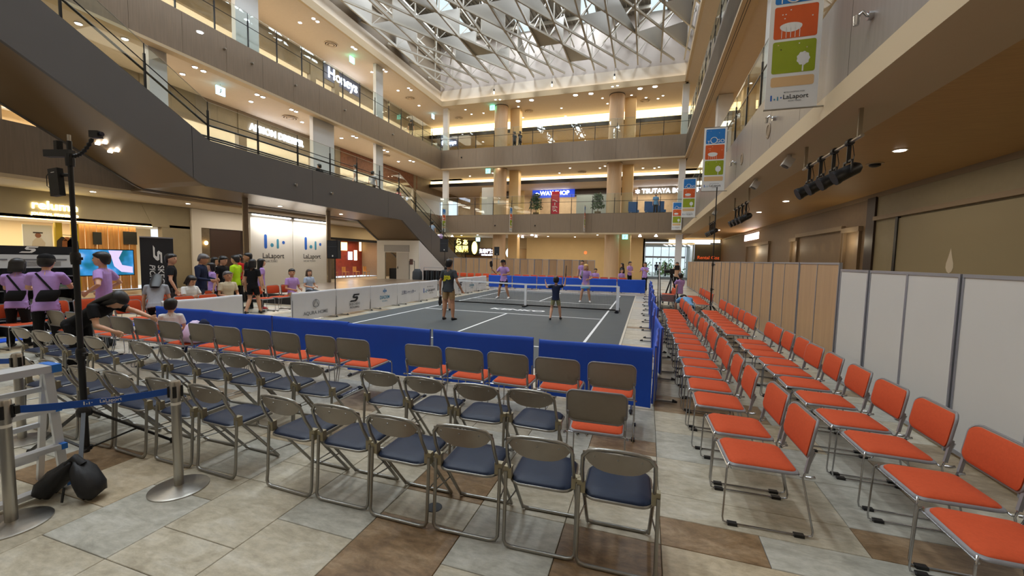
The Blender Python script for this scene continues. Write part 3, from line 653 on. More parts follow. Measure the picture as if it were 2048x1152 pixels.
# ================================================================== PARTITIONS
pwood = mat('partition_wood', (176, 142, 106), .5, var=.08, scale=3.5, stretch=(7, 7, .35))
pwhite = mat('partition_white', (196, 192, 186), .55, var=.015, scale=2)
alu = mat('aluminium', (168, 170, 178), .35, metal=.7)
PM = {}
def partition(loc, a, w, h, m, label, group):
    o = thing('partition_panel', loc, a, label=label, cat='partition', group=group)
    k = (w, h, m.name)
    if k not in PM:
        PM[k] = (MB().box(-w/2+.02, w/2-.02, -.014, .014, .06, h-.03).mesh('board', m),
                 MB().box(-w/2, -w/2+.024, -.022, .022, 0, h).mesh('post', alu), MB().box(w/2-.024, w/2, -.022, .022, 0, h).mesh('post', alu),
                 MB().box(-w/2+.024, w/2-.024, -.022, .022, h-.032, h).mesh('top_rail', alu), MB().box(-w/2+.024, w/2-.024, -.022, .022, .03, .07).mesh('bottom_rail', alu))
    for nme, me in zip(('board', 'post', 'post', 'top_rail', 'bottom_rail'), PM[k]): link(nme, me, o)
    return o
for i in range(9):
    partition((10.2+.012*(i % 2), -7.17-.86*(i+.5), 0), Q, .85, 1.74, pwhite, '%s white partition panel from where the wood-grain panels end' % nth(i), 'white partition panels')
for i in range(28):
    partition((10.2+.012*(i % 2), -7.13+.9*(i+.5), 0), Q, .89, 1.84, pwood, '%s wood-grain partition panel from the white panels' % nth(i), 'wood-grain partition panels')
x = float(WY(1013, 540, 12.)[0])
for i in range(12):
    partition((x+.5*i+.25, 12.+.0, 0), .42*(-1)**i, .54, 1.79, pwood, '%s leaf of the folding wood screen behind the far barrier from the column' % nth(i), 'folding screen by the far wall')
x = float(WY(884, 540, 13.5)[0])
for i in range(9):
    partition((x+.52*i+.25, 13.5, 0), .42*(-1)**i, .56, 1.79, pwood, '%s leaf of the folding wood screen in front of the cafe' % nth(i), 'folding screen by the cafe')
# ================================================================== BELT POSTS
beltm = mat('belt_blue', (20, 78, 170), .5); stk = mat('sticker_white', (232, 230, 224), .6)
def belt_post(x, y, a, label):
    o = thing('belt_post', (x, y, 0), a, label=label, cat='post', group='belt barrier posts')
    MB().lathe([(.19, 0), (.19, .008), (.17, .014), (.06, .022), (.034, .03)], 40).obj('base', brushed, o, smooth=40)
    MB().lathe([(.031, .02), (.031, .70)], 20).obj('pole', brushed, o, smooth=40)
    h = MB().lathe([(.036, .70), (.036, .825), (.03, .835)], 20).obj('head', brushed, o, smooth=40)
    for k in range(4):
        aa = k*Q; MB().box(-.012, .012, .033, .046, .715, .80).obj('belt_slot', black, h, Mx=rz(aa))
    MB().lathe([(.0318, .655), (.0318, .675)], 20).obj('sticker', stk, o, smooth=40)
    return o
P1, P2, P3 = Vector((4.0, -12.71, 0)), Vector((3.45, -13.37, 0)), Vector((1.82, -12.66, 0))
aa = math.atan2((P1-P2).y, (P1-P2).x)-Q
belt_post(P1.x, P1.y, aa, 'steel belt post beside the rear row of folding chairs'); belt_post(P2.x, P2.y, aa, 'steel belt post beside the aluminium stepladder'); belt_post(P3.x, P3.y, 0, 'steel belt post behind the aluminium stepladder')
def belt(a, b, label, letters=False):
    d = (b-a).normalized(); p, q = a+d*.047, b-d*.047; n = Vector((-d.y, d.x, 0))*.0012
    o = thing('belt', tuple(p), label=label, cat='belt', group='blue barrier belts')
    v = []
    for k in range(9):
        t = k/8; c = p+(q-p)*t-p; z = .762-.016*4*t*(1-t); v.append([(c-n)+Vector((0, 0, z-.024)), (c+n)+Vector((0, 0, z-.024)), (c+n)+Vector((0, 0, z+.024)), (c-n)+Vector((0, 0, z+.024))])
    MB().loft(v).obj('ribbon', beltm, o)
    MB().box(-.012, .012, -.012, .012, .735, .79).obj('clip', black, o, Mx=Matrix.Translation(d*.008))
    if letters:
        M_ = frame(tuple((q-p)*.57+Vector((n.x, n.y, 0))*-1.5+Vector((0, 0, .748))), tuple(d), (0, 0, 1))
        lala_mark(o, M_ @ T(-.115, -.012, .0005), .026, (stk, stk)); text('LaLaport', stk, M_ @ T(.02, .001, .0005), .032, 0, o)
        text('MITSUI SHOPPING PARK', stk, M_ @ T(.02, .0185, .0005), .009, 0, o); text('AICHI TOGO', stk, M_ @ T(.02, -.017, .0005), .009, 0, o)
    return o
belt(P2, P1, 'blue printed belt stretched between the two posts by the camera stand', True)
belt(Vector((.6, -13.1, 0)), P3, 'blue belt running off from the post behind the stepladder')
# ================================================================== CAMERA STAND
def camera_stand(x, y, zt, feet, label, zc=.42, gear=True, bagc=None):
    o = thing('camera_stand', (x, y, 0), label=label, cat='camera stand', group='tall camera stands')
    MB().tube([(0, 0, .08), (0, 0, .95)], .024, 10).obj('lower_tube', black, o, smooth=50)
    MB().tube([(0, 0, .9), (0, 0, 1.75)], .0205, 10).obj('middle_tube', black, o, smooth=50)
    MB().tube([(0, 0, 1.7), (0, 0, zt)], .017, 10).obj('upper_tube', black, o, smooth=50)
    for z in (.93, 1.73): 
        c = MB().lathe([(.03, z-.05), (.033, z-.02), (.033, z+.03), (.027, z+.05)], 12).obj('clamp', black, o, smooth=40)
        MB().box(.025, .075, -.012, .012, z-.012, z+.012).obj('knob', black, c)
    MB().lathe([(.05, zc-.02), (.055, zc), (.05, zc+.03), (.03, zc+.06)], 12).obj('collar', black, o, smooth=40)
    MB().lathe([(.04, .10), (.04, .13)], 12).obj('spreader_hub', black, o)
    for fx, fy in feet:
        v = Vector((fx, fy, 0)); n = v.normalized()
        l = MB().bar(n*.045+Vector((0, 0, zc+.01)), v+Vector((0, 0, .02)), .026, .018).obj('leg', black, o)
        MB().lathe([(.016, 0), (.018, .03), (.012, .045)], 8, tuple(v)).obj('rubber_foot', black, l)
        m = n*.045*.45+v*.55+Vector((0, 0, (zc+.01)*.45+.011)); MB().bar(n*.035+Vector((0, 0, .115)), m, .02, .01).obj('spreader_arm', black, o)
    if gear:
        z = zt
        MB().lathe([(.012, 0), (.012, .05)], 10, (0, 0, z)).obj('spigot', brushed, o)
        r_ = Vector(CR)
        hd = MB().bar(-r_*.19+Vector((0, 0, z-.10)), r_*.02+Vector((0, 0, z-.10)), .05, .055).obj('phone_clamp', black, o)
        MB().box(-.02, .02, -.02, .02, -.03, .04).obj('clamp_screw', black, hd, Mx=Matrix.Translation(-r_*.09+Vector((0, 0, z-.04))))
        pts = [r_*(.03+.16*t)+Vector((0, 0, z-.12+.14*t*t)) for t in np.linspace(0, 1, 9)]
        a_ = MB()
        for p, q in zip(pts[:-1], pts[1:]): a_.tube([p, p+(q-p)*.5, q], [.010, .017, .010], 7)
        a_.obj('gooseneck_arm', black, o, smooth=60, kind='stuff')
        cm = MB().box(-.035, .035, -.025, .025, -.025, .028).obj('action_camera', black, o, Mx=Matrix.Translation(pts[-1]+r_*.03+Vector((0, 0, .03))) @ rz(YAW*-1))
        MB().lathe([(.016, 0), (.016, .02)], 10).obj('lens', mat('lens_glass', (40, 44, 60), .1), cm, Mx=Matrix.Translation((.035, 0, .006)) @ Matrix.Rotation(Q, 4, 'Y'))
        bt = MB().box(-.055, .055, -.02, .02, -.11, .11).obj('power_pack', black, o, Mx=Matrix.Translation(-r_*.12+Vector((0, 0, z-.33))) @ rz(-YAW-.25) @ Matrix.Rotation(-.08, 4, 'Y'))
        MB().box(-.02, .02, -.0205, -.0200, .075, .08).obj('label_print', stk, bt)
        MB().tube([-r_*.07+Vector((0, 0, z-.27)), Vector((0, 0, z-.27))], .014, 6).obj('pack_bracket', black, o)
        MB().lathe([(.028, z-.2), (.03, z-.15), (.028, z-.1)], 10).obj('clamp', black, o)
        MB().tube([-r_*.17+Vector((0, 0, z-.24)), -r_*.2+Vector((0, 0, z-.28)), -r_*.2+Vector((0, 0, z-.36)), -r_*.17+Vector((0, 0, z-.38))], .003, 5).obj('cable', black, o)
    return o
TC = np.array([2.84, -12.69])
camera_stand(TC[0], TC[1], 2.68, [(.28, .49), (.52, -.30), (-.60, -.10)], 'tall black camera stand with gooseneck camera standing by the belt posts')
# weight bag on the front leg
bagm = mat('black_nylon', (20, 20, 22), .6, bump=.25, bscale=30)
bg_ = thing('weight_bag', (3.42, -13.03, 0), 0, label='black nylon weight bag slung over the camera stand leg', cat='bag')
r_ = Vector((CR[0], CR[1], 0)).normalized(); f_ = Vector((CF[0], CF[1], 0)).normalized()
for s, sx in ((-1, 1.0), (1, .88)):
    rings = []
    for t, w, dpt, off in ((0, .03, .05, .165), (.12, .075, .085, .175), (.4, .095, .095, .14), (.7, .078, .08, .085), (.9, .05, .055, .04), (1., .02, .03, .015)):
        z = .20*(1-t)+.27*t-.06*(s < 0)*(1-t)*0; z = .02+.24*t
        c = r_*s*off*sx*(1.0)+f_*(-.04*(1-t)); rings.append([tuple(c+r_*(w*math.cos(u)*sx)+f_*(dpt*math.sin(u))+Vector((0, 0, z+.015*math.sin(3*u+t*5)))) for u in np.linspace(0, 2*math.pi, 15)[:-1]])
    MB().loft(rings).obj('pouch', bagm, bg_, smooth=70)
MB().tube([r_*-.05+Vector((0, 0, .235)), Vector((0, 0, .285)), r_*.05+Vector((0, 0, .235))], .03, 8).obj('handle_strap', bagm, bg_, smooth=60)
MB().bar(f_*-.10+Vector((0, 0, .12))+r_*.02, f_*-.12+Vector((0, 0, .02))+r_*.02, .02, .006).obj('strap_end', bagm, bg_)
# ================================================================== STEPLADDER
alu2 = mat('ladder_aluminium', (214, 218, 224), .34, metal=.5); lblue = mat('ladder_blue_cap', (28, 110, 200), .5)
a_ = Vector((3.13, -13.02, 0)); dv = Vector((0, -1, 0)); nv = Vector((1, 0, 0))
ld = thing('stepladder', (a_.x, a_.y, 0), label='small aluminium stepladder with blue end caps behind the belt', cat='ladder')
for (sgn, lean, nm) in ((1, .07, 'front'), (-1, .26, 'rear')):
    top = Vector((0, 0, .90)); bot = nv*sgn*lean-dv*.03
    for s, off in ((0, 0), (1, .62)):
        MB().bar(top+dv*(off+.01)+nv*sgn*.02, bot+dv*(off+.03*2*s), .05 if sgn > 0 else .035, .028, up=tuple(nv)).obj('rail', alu2, ld)
    for z in ((.62, .33, .05) if sgn > 0 else (.76, .47, .19)):
        t = (.9-z)/.9; p = (top*(1-t)+bot*t)+nv*sgn*.02; q = p+dv*(.62+.06*t)
        st = MB().bar(p, q, .07 if sgn > 0 else .03, .035, up=(0, 0, 1)).obj('tread' if sgn > 0 else 'cross_bar', alu2, ld)
        if sgn > 0: MB().bar(p-dv*.022, p+dv*.012, .076, .042, up=(0, 0, 1)).obj('end_cap', lblue, st)
tp = MB().bar(Vector((0, 0, .925)), dv*.62+Vector((0, 0, .925)), .16, .05).obj('top_tread', alu2, ld)
MB().bar(-dv*.04+Vector((0, 0, .925)), dv*.012+Vector((0, 0, .925)), .168, .058).obj('end_cap', lblue, tp)
# floor socket cover between the folding chairs
p = G(868, 1015); MB().lathe([(.058, .0005), (.058, .003), (.052, .004)], 28).obj('floor_socket_cover', mat('socket_cover', (40, 46, 56), .5), label='round dark floor socket cover between folding chair legs', cat='socket cover').location = p
# ================================================================== ESCALATORS on the stage side
esc = mat('escalator_panel', (88, 86, 86), .45, metal=.25, var=.03, scale=1.)
escu = mat('escalator_soffit', (120, 100, 74), .38, metal=.35, var=.04, scale=1.)
XE, XI = -7.1, -10.5
s30 = .569
top = [(-16.0, 12.20), (-4.32, 5.61), (-2.56, 5.62), (7.14, 5.52), (17.3, .95), (19.2, .95)]
bot = [(-16.0, 10.48), (-4.70, 4.16), (-4.45, 4.06), (7.40, 4.03), (14.9, .0)]
eo = thing('escalator', (XE, 0, 0), label='grey clad escalator with landing and sloping glass sides above the stage', cat='escalator')
# outer side panels in sections with joints
cuts = [-16., -10., -4.9, 0.25, 5.95, 11., 19.2]
def lz(P, y):
    for (a, za), (b, zb) in zip(P[:-1], P[1:]):
        if a <= y <= b: return za+(zb-za)*(y-a)/(b-a)
    return P[-1][1] if y > P[-1][0] else P[0][1]
for a, b in zip(cuts[:-1], cuts[1:]):
    up = [(a+.008, lz(top, a))]+[p for p in top if a < p[0] < b]+[(b-.008, lz(top, b))]
    dn = [(a+.008, max(0, lz(bot, a)))]+[p for p in bot if a < p[0] < b]+[(b-.008, max(0, lz(bot, b)) if b < 14.9 else 0)]
    for X0 in (XE, XI):
        MB().prism([(X0-XE, y, z) for y, z in up+dn[::-1]], (-.12 if X0 == XE else .12, 0, 0)).obj('side_panel', esc, eo)
for (y0, z0), (y1, z1) in zip(bot[:-1], bot[1:]):
    MB().prism([(-.02, y0, z0+.03), (-.02, y1, z1+.03), (-.02, y1, z1+.08), (-.02, y0, z0+.08)], (XI-XE+.04, 0, 0)).obj('soffit_panel', escu, eo)
for (y0, z0), (y1, z1) in zip(top[:-1], top[1:]):
    MB().prism([(-.12, y0, z0-.35), (-.12, y1, z1-.35), (-.12, y1, z1-.3), (-.12, y0, z0-.3)], (XI-XE+.24, 0, 0)).obj('step_run', steel, eo)
    for X0 in (XE-.1, XE-1.55, XE-1.85, XI+.1):
        MB().tube([(X0-XE, y0, z0+.55), (X0-XE, y1, z1+.55)], .035, 8).obj('handrail', black, eo)
# landing deck between escalator and gallery
MB().box(XL-.02, XE-.12, -4.3, 7.3, 4.12, 5.45).obj('floor_landing', escu, kind='structure', label='bronze underside of the escalator landing')
MB().box(XL-.6, XI, -4.4, 7.3, 4.03, 4.10).obj('ceiling_landing', escu, kind='structure', label='bronze soffit strip of the escalator landing')
gy = [p for p in top if p[0] > -13]
balustrade([(XE-.06, y, z) for y, z in [(-13.5, 10.79), (-4.32, 5.61), (7.14, 5.52), (16.8, 1.16)]], 1.32, 'sloping glass balustrade along the escalators', 2.0, .58)
for k, (px, py) in enumerate(((195, 287), (209, 285), (220, 303), (233, 301))):
    d = ray(px, py); zc = 4.16; t = ((4.16+(-4.70-CAM[1])*.559)-CAM[2])/(d[2]+.559*d[1]); p = CAM+d*t
    MB().lathe([(.06, -.03), (.06, .02)], 14).obj('downlight', dl, label='%s small lamp in the sloping escalator underside from the stand' % nth(k), cat='lamp', group='escalator underside lamps').location = tuple(p)
for k, (px, py) in enumerate(((590, 369), (662, 386))):
    p = WX(px, py, XE-.005); c = thing('wall_camera', tuple(p), label='small wall camera on the grey escalator panel, %s from the white boards' % nth(k), cat='camera', group='escalator wall cameras')
    MB().lathe([(.05, 0), (.05, .04), (.025, .08)], 10, Mx=Matrix.Rotation(Q, 4, 'Y')).obj('mount', brushed, c, smooth=40); MB().lathe([(.03, -.06), (.035, .05)], 10, (.09, 0, -.02)).obj('head', brushed, c, smooth=40)
# slim steel columns under the landing
for k, px in enumerate((492, 657)):
    p = WX(px, 480, -8.6); MB().lathe([(.11, 0), (.11, 4.1)], 16).obj('column', mat('column_steel', (128, 112, 92), .4, metal=.4), smooth=40, kind='structure', label='%s slim bronze column under the landing from the shoe booth' % nth(k)).location = (-8.6, p[1], 0)
# ================================================================== white LaLaport boards
brd = mat('board_white', (224, 222, 216), .6)
for k, (y0, y1) in enumerate(((.35, 2.84), (2.9, 5.45))):
    o = thing('sign_board', (-11., (y0+y1)/2, 0), Q, label=('white LaLaport board beside the brown restaurant door', 'white LaLaport board beside the black loudspeaker')[k], cat='sign board', group='white LaLaport boards')
    w = y1-y0
    MB().box(-w/2, w/2, 0, .12, 0, 3.72).obj('panel', brd, o); MB().box(-w/2, w/2, -.05, .1, 3.72, 3.78).obj('light_bar_housing', steel, o)
    MB().box(-w/2+.1, w/2-.1, -.045, -.02, 3.68, 3.72).obj('light_bar', mat('bar_light', (255, 248, 236), emit=5.), o)
    F = frame((0, -.004, 0), (1, 0, 0), (0, 0, 1))
    lala_mark(o, F @ T(-.42, 2.05, 0), .72, (inkr, inkt)); text('LaLaport', mat('ink_dark', (58, 60, 64), .6), F @ T(.03, 1.68, 0), .36, 0, o); text('AICHI TOGO', inkg, F @ T(-.16, 1.42, 0), .15, 0, o)
    area('board_light', (-10.7, (y0+y1)/2, 3.66), .06, w-.3, 70, NEUT, (0, -.25, 0))
# ================================================================== stage
stg = thing('stage', (-5.9, 2.6, 0), label='low dark wooden stage beside the sponsor banners', cat='stage')
MB().box(-2.6, 2.6, -6.0, 5.0, 0, .34).obj('skirt', blackm, stg)
sm = mat('stage_wood', (112, 96, 80), .28, var=.12, scale=2.5, stretch=(6, .6, 1))
me = MB().box(-.258, .258, -1.37, 1.37, .34, .36).mesh('plank', sm)
for i in range(10):
    for j in range(4): link('plank', me, stg, Mx=T(-2.34+.52*i, -4.62+2.75*j, 0))
# ================================================================== escalator machine room (white box with door)
wb = mat('machine_room_white', (208, 200, 186), .6)
yb = 9.45; zt = 2.86
mr = thing('machine_room', (XE, yb, 0), label='white room with grey doorway under the lower escalator', cat='room', kind='structure')
xl = float(WY(754, 520, yb)[0])-XE
d0, d1 = float(WY(770, 520, yb)[0])-XE, float(WY(793, 520, yb)[0])-XE
MB().box(xl, d0, 0, .12, 0, zt).obj('wall_panel', wb, mr); MB().box(d1, -.06, 0, .12, 0, zt).obj('wall_panel', wb, mr); MB().box(d0, d1, 0, .12, 2.05, zt).obj('wall_panel', wb, mr)
MB().prism([(-.05, .0, 0), (-.05, 5.5, 0), (-.05, .0, zt-.02)], (.05, 0, 0)).obj('side_panel', mat('machine_room_side', (205, 203, 203), .6), mr)
dl_ = MB().box(d1+.05, d1+.95, -.03, 0, .02, 2.05).obj('door', mat('grey_door', (178, 170, 158), .6), mr); MB().box(d1+.1, d1+.13, -.06, -.03, .95, 1.1).obj('handle', steel, dl_)
MB().box(d0-.05, d1+1.0, -.03, 0, 2.1, 2.55).obj('grille', mat('grille_grey', (150, 144, 136), .6), mr)
MB().box(d0, d1, 1.6, 1.7, 0, 2.1).obj('inner_wall', mat('inner_blue', (170, 190, 186), .6), mr)
MB().box(d0, d1, .5, 1.5, 0, .95).obj('stored_crate', blackm, mr)
MB().box(-.75, -.5, -.02, 0, 1.25, 1.62).obj('notice_board', mat('notice_brown', (80, 44, 32), .6), mr)
# ================================================================== loudspeakers on stands
def speaker(x, y, z, s, a, label):
    st = thing('speaker_stand', (x, y, 0), a, label='black tripod stand carrying the '+label.split(' ', 1)[1], cat='speaker stand', group='speaker stands')
    MB().tube([(0, 0, .1), (0, 0, z+.02)], .02, 8).obj('pole', black, st, smooth=50)
    for k in range(3):
        t = k*2.094+.5; MB().bar((0, 0, .55), (.45*math.cos(t), .45*math.sin(t), .015), .025, .02).obj('leg', black, st)
    o = thing('loudspeaker', (x, y, z), a, label=label, cat='loudspeaker', group='black loudspeakers')
    MB().prism([(-.19*s, -.17*s, 0), (.19*s, -.17*s, 0), (.13*s, .17*s, 0), (-.13*s, .17*s, 0)], (0, 0, .62*s)).obj('cabinet', blackm, o)
    MB().box(-.175*s, .175*s, -.185*s, -.17*s, .03*s, .59*s).obj('grille', mat('speaker_grille', (26, 28, 34), .7, bump=.4, bscale=300), o)
    MB().box(-.175*s, .175*s, -.19*s, -.183*s, .40*s, .42*s).obj('divider', mat('speaker_divider', (50, 54, 62), .6), o)
    MB().box(.0, .04*s, -.19*s, -.184*s, .07*s, .12*s).obj('badge', stk, o)
p = np.array([-4.95, -.9])
pp = AT(671, 14.6); speaker(pp[0], pp[1], 1.85-.62*.0-.18, 1.02, YAW*-1-.1, 'black loudspeaker beside the white LaLaport board')
pp = AT(889, 24.0); speaker(pp[0], pp[1], 2.1, 1.2, .2, 'black loudspeaker in front of the yellow lettered cafe')
pp = AT(993, 27.2); speaker(pp[0], pp[1], 1.98, .9, .2, 'black loudspeaker before the round column')
# ================================================================== shops along the stage side (ground floor)
conc = mat('concrete', (150, 140, 116), .7, var=.06, scale=1.6, bump=.05, bscale=20)
glow = mat('edge_glow', (255, 226, 150), emit=5.)
def wall(name, x0, x1, y0, y1, z0, z1, m, label): return slab(name, x0, x1, y0, y1, z0, z1, m, label)
wall('wall_relume_fascia', SL-.3, SL, -14, -1.3, 2.98, Z1+.02, conc, 'concrete fascia of the relume shop')
MB().prism([(SL+.02, -1.3, 2.98), (SL+.02, -.55, 2.98), (SL+.02, -.9, Z1), (SL+.02, -1.75, Z1)], (-.25, 0, 0)).obj('wall_relume_fascia_end', conc, kind='structure', label='slanted end of the relume shop fascia')
wall('wall_relume_pier', SL-.3, SL, -.9, .43, 0, Z1, conc, 'concrete pier beside the relume shop')
wall('wall_white_pier', SL-.2, SL+.1, .43, .9, 0, Z1, white, 'white pier between relume shop and the restaurant')
wall('wall_white_band', SL-.2, SL+.05, .9, 9.5, 3.1, Z1, white, 'white band above the brown restaurant front')
MB().box(SL-.01, SL+.02, -14, -1.32, 2.95, 2.985).obj('fascia_light', glow, label='thin warm light line under the relume fascia', cat='light strip')
wall('wall_left_ground_end', SL-.3, SL, 17, SF+8, 0, Z1, brownw, 'brown wall past the red lit eatery')
wall('wall_left_eatery_end', SL-3, SL, 17, 17.2, 0, Z1, brownw, 'brown end wall of the red lit eatery')
sg = thing('relume_sign', (SL+.03, -4.7, 3.5), label='glowing relume lettering on the concrete fascia', cat='sign')
F = frame((0, 0, 0), (0, 1, 0), (0, 0, 1)); signw = mat('sign_warm', (255, 236, 170), emit=7.)
text('relume', signw, F, .46, .02, sg, wide=1.05); text('JOURNAL STANDARD', signw, F @ T(0, -.34, 0), .14, .015, sg)
# relume interior
wall('wall_relume_back', SL-3.2, SL-3, -14, .4, 0, 3.2, mat('shop_cream', (226, 206, 166), .6), 'cream back wall inside the relume shop')
wall('ceiling_relume', SL-3, SL, -14, .4, 2.98, 3.1, mat('shop_cream', (226, 206, 166), .6), 'cream ceiling inside the relume shop')
woodl = mat('slat_wood', (206, 150, 84), .5, var=.12, scale=3, stretch=(6, 6, .3))
wd = thing('wood_slat_wall', (SL-.9, -3.75, 0), label='tall golden wooden slats inside the relume shop', cat='slat wall')
for i in range(17): MB().box(-.05-.04*(i % 3), .05-.04*(i % 3), .135*i, .135*i+.10, 0, 2.92).obj('slat', woodl, wd)
o = thing('poster', (SL-.55, -5.0, 0), Q, label='tall white fashion poster showing a person in white jacket and hat', cat='poster')
MB().box(-.42, .42, 0, .03, 0, 2.75).obj('sheet', mat('poster_white', (232, 230, 222), .6), o)
MB().add([(x, -.004, z) for x, z in ((-.1, 1.6), (-.22, 1.75), (-.16, 2.1), (-.05, 2.25), (.08, 2.25), (.2, 2.05), (.16, 1.75), (.1, 1.62))], [tuple(range(8))]).obj('jacket_print', mat('print_cream', (214, 202, 180), .6), o)
MB().box(-.13, .13, -.004, -.002, .85, 1.62).obj('trouser_print', mat('print_slate', (84, 90, 96), .6), o)
MB().add([(.09*math.cos(t), -.005, 2.34+.1*math.sin(t)) for t in np.linspace(0, 6.28, 13)[:-1]], [tuple(range(12))]).obj('head_print', mat('print_brown', (150, 98, 72), .6), o)
MB().box(-.14, .14, -.006, -.003, 2.42, 2.47).obj('hat_print', mat('print_dark', (60, 50, 46), .6), o)
for k, yy in enumerate((-4.42, -3.9)): MB().box(SL-.6, SL-.45, yy-.1, yy+.1, 0, 2.9).obj('yellow_pillar', mat('yellow_paint', (186, 158, 28), .5), label='%s yellow painted pillar beside the poster in relume' % nth(k), cat='pillar', group='yellow pillars')
o = thing('clothes_rail', (SL-.5, -4.17, 0), Q, label='hanging rail with brown and black jackets in relume', cat='clothes rail'); MB().bar((-.3, 0, 2.4), (.3, 0, 2.4), .02).obj('rail', steel, o)
for i, c in enumerate(((44, 36, 30), (150, 92, 50), (30, 30, 34))):
    MB().loft([[(x*.17+(-.16+.16*i), y*.06, z) for x, y in ((-w, -1), (w, -1), (w, 1), (-w, 1))] for w, z in ((1.25, 1.5), (1.1, 1.9), (1., 2.15), (.2, 2.32))]).obj('jacket', mat('cloth_%d' % i, c, .8), o)
for k, (yy, zz, w, h) in enumerate(((-2.98, 2.05, .3, .55), (-1.75, 2.1, .55, .6))): MB().box(SL-.88, SL-.84, yy-w/2, yy+w/2, zz, zz+h).obj('notice', mat('notice_dark', (46, 48, 44), .6), label=('narrow dark notice hanging on the wooden slats', 'dark photo notice hanging on the wooden slats')[k], cat='notice', group='relume notices')
area('relume_light', (SL-1.4, -5, 2.95), 1.6, 8, 150, (1., .84, .56))
# restaurant with dark door
wall('wall_restaurant_back', SL-3.2, SL-3., .9, 16, 0, 3.3, mat('rest_brown', (70, 48, 34), .6), 'dark brown wall inside the restaurant')
wall('door_1', SL-.12, SL-.04, 1.45, 3.2, 0, 3.08, mat('door_brown', (58, 38, 30), .5), 'tall dark brown restaurant door')
wall('wall_restaurant_pier', SL-.2, SL, .95, 1.4, 0, 3.1, mat('pier_slate', (104, 92, 74), .7, var=.15, scale=6), 'slate pier beside the brown door')
MB().lathe([(.05, 0), (.09, .1), (.05, .2)], 12).obj('wall_lantern', mat('lantern_glow', (255, 214, 140), emit=10.), label='small glowing lantern beside the brown restaurant door', cat='lamp').location = (SL+.08, 1.15, 2.2)
wall('wall_restaurant_fascia', SL-.25, SL-.02, 9.5, 17, 3.12, Z1, mat('fascia_cream', (190, 170, 132), .7), 'cream fascia above the red lit eatery')
wall('wall_restaurant_header', SL-.25, SL-.1, 9.6, 17, 2.92, 3.14, blackm, 'black header beam above the red lit eatery')
wall('wall_restaurant_slate', SL-.2, SL, 9.6, 10.9, 0, 2.95, mat('pier_slate', (104, 92, 74), .7, var=.15, scale=6), 'slate pier beside the red lit eatery')
redw = mat('eatery_red', (120, 44, 30), .6, var=.2, scale=4)
wall('wall_eatery_back', SL-2.6, SL-2.4, 10.9, 17, 0, 3.2, redw, 'red back wall of the eatery')
def lit(y, z, w, h, c, lab, e=4., x=SL-2.42): MB().box(x, x+.06, y-w/2, y+w/2, z-h/2, z+h/2).obj('lit_sign', mat('lit_%d_%d_%d' % c, c, emit=e), label=lab, cat='sign', group='eatery lit signs')
lit(12.0, 2.45, .55, .8, (255, 240, 214), 'tall white lit panel over the eatery counter'); lit(12.75, 2.5, .3, .8, (255, 214, 140), 'narrow amber lit panel over the eatery counter'); lit(14.4, 2.55, 1.2, .7, (255, 206, 120), 'wide amber lit menu over the eatery counter')
lit(15.4, 1.75, .5, .7, (190, 220, 255), 'pale blue lit screen by the eatery counter'); lit(16.1, 1.8, .35, .9, (255, 226, 190), 'cream lit letter strip by the eatery counter'); lit(16.75, 2.6, .25, .8, (255, 220, 150), 'amber end strip by the eatery counter')
for k in range(4):
    o = thing('eatery_counter_chair', (SL-.7, 11.5+1.3*k, 0), label='%s light wood chair at the eatery tables from the slate pier' % nth(k), cat='chair', group='eatery chairs')
    MB().box(-.2, .2, -.2, .2, .42, .46).obj('seat', woodl, o); MB().box(-.2, -.16, -.2, .2, .46, .85).obj('backrest', woodl, o)
    for sx in (-.17, .17):
        for sy in (-.17, .17): MB().box(sx-.015, sx+.015, sy-.015, sy+.015, 0, .42).obj('leg', woodl, o)
area('eatery_light', (SL-1.2, 13.6, 2.9), 1.6, 5, 110, (1., .62, .34))
# ================================================================== shoe booth, screen, roll-up banner
bo = thing('shoe_booth', (-5.0, -9.75, 0), Q, label='black display shelf of shoes with white poster strip and S mark', cat='display shelf')
MB().box(-1.3, .78, .3, .36, 0, 1.85).obj('back_panel', blackm, bo)
for x in (-1.3, -.35, .76): MB().box(x-.015, x+.015, 0, .34, 0, 1.85).obj('side_panel', blackm, bo)
MB().box(-1.3, .78, -.02, .02, 1.70, 1.86).obj('header', blackm, bo)
for z in (.32, .62, .92, 1.2): MB().box(-1.29, .77, 0, .33, z, z+.02).obj('shelf', mat('shelf_edge', (110, 110, 108), .5), bo)
MB().box(-.75, .75, -.03, -.02, 1.40, 1.68).obj('poster_strip', mat('poster_strip', (206, 210, 208), .6), bo)
for k in range(3): MB().box(-.6+.45*k, -.3+.45*k, -.034, -.031, 1.56, 1.59).obj('print_line', inkg, bo)
for k in range(5): MB().box(-.2, .5, -.034, -.031, 1.44+.022*k, 1.448+.022*k).obj('print_line', inkg, bo)
swoosh(MB(), Matrix.Diagonal((.15, .17, 1, 1))).obj('logo_mark', stk, bo, Mx=frame((.02, -.026, 1.68), (1, 0, 0), (0, 0, 1)))
shoe = [mat('shoe_%d' % i, c, .7) for i, c in enumerate(((150, 190, 180), (190, 200, 200), (120, 170, 190), (170, 180, 170)))]
k = 0
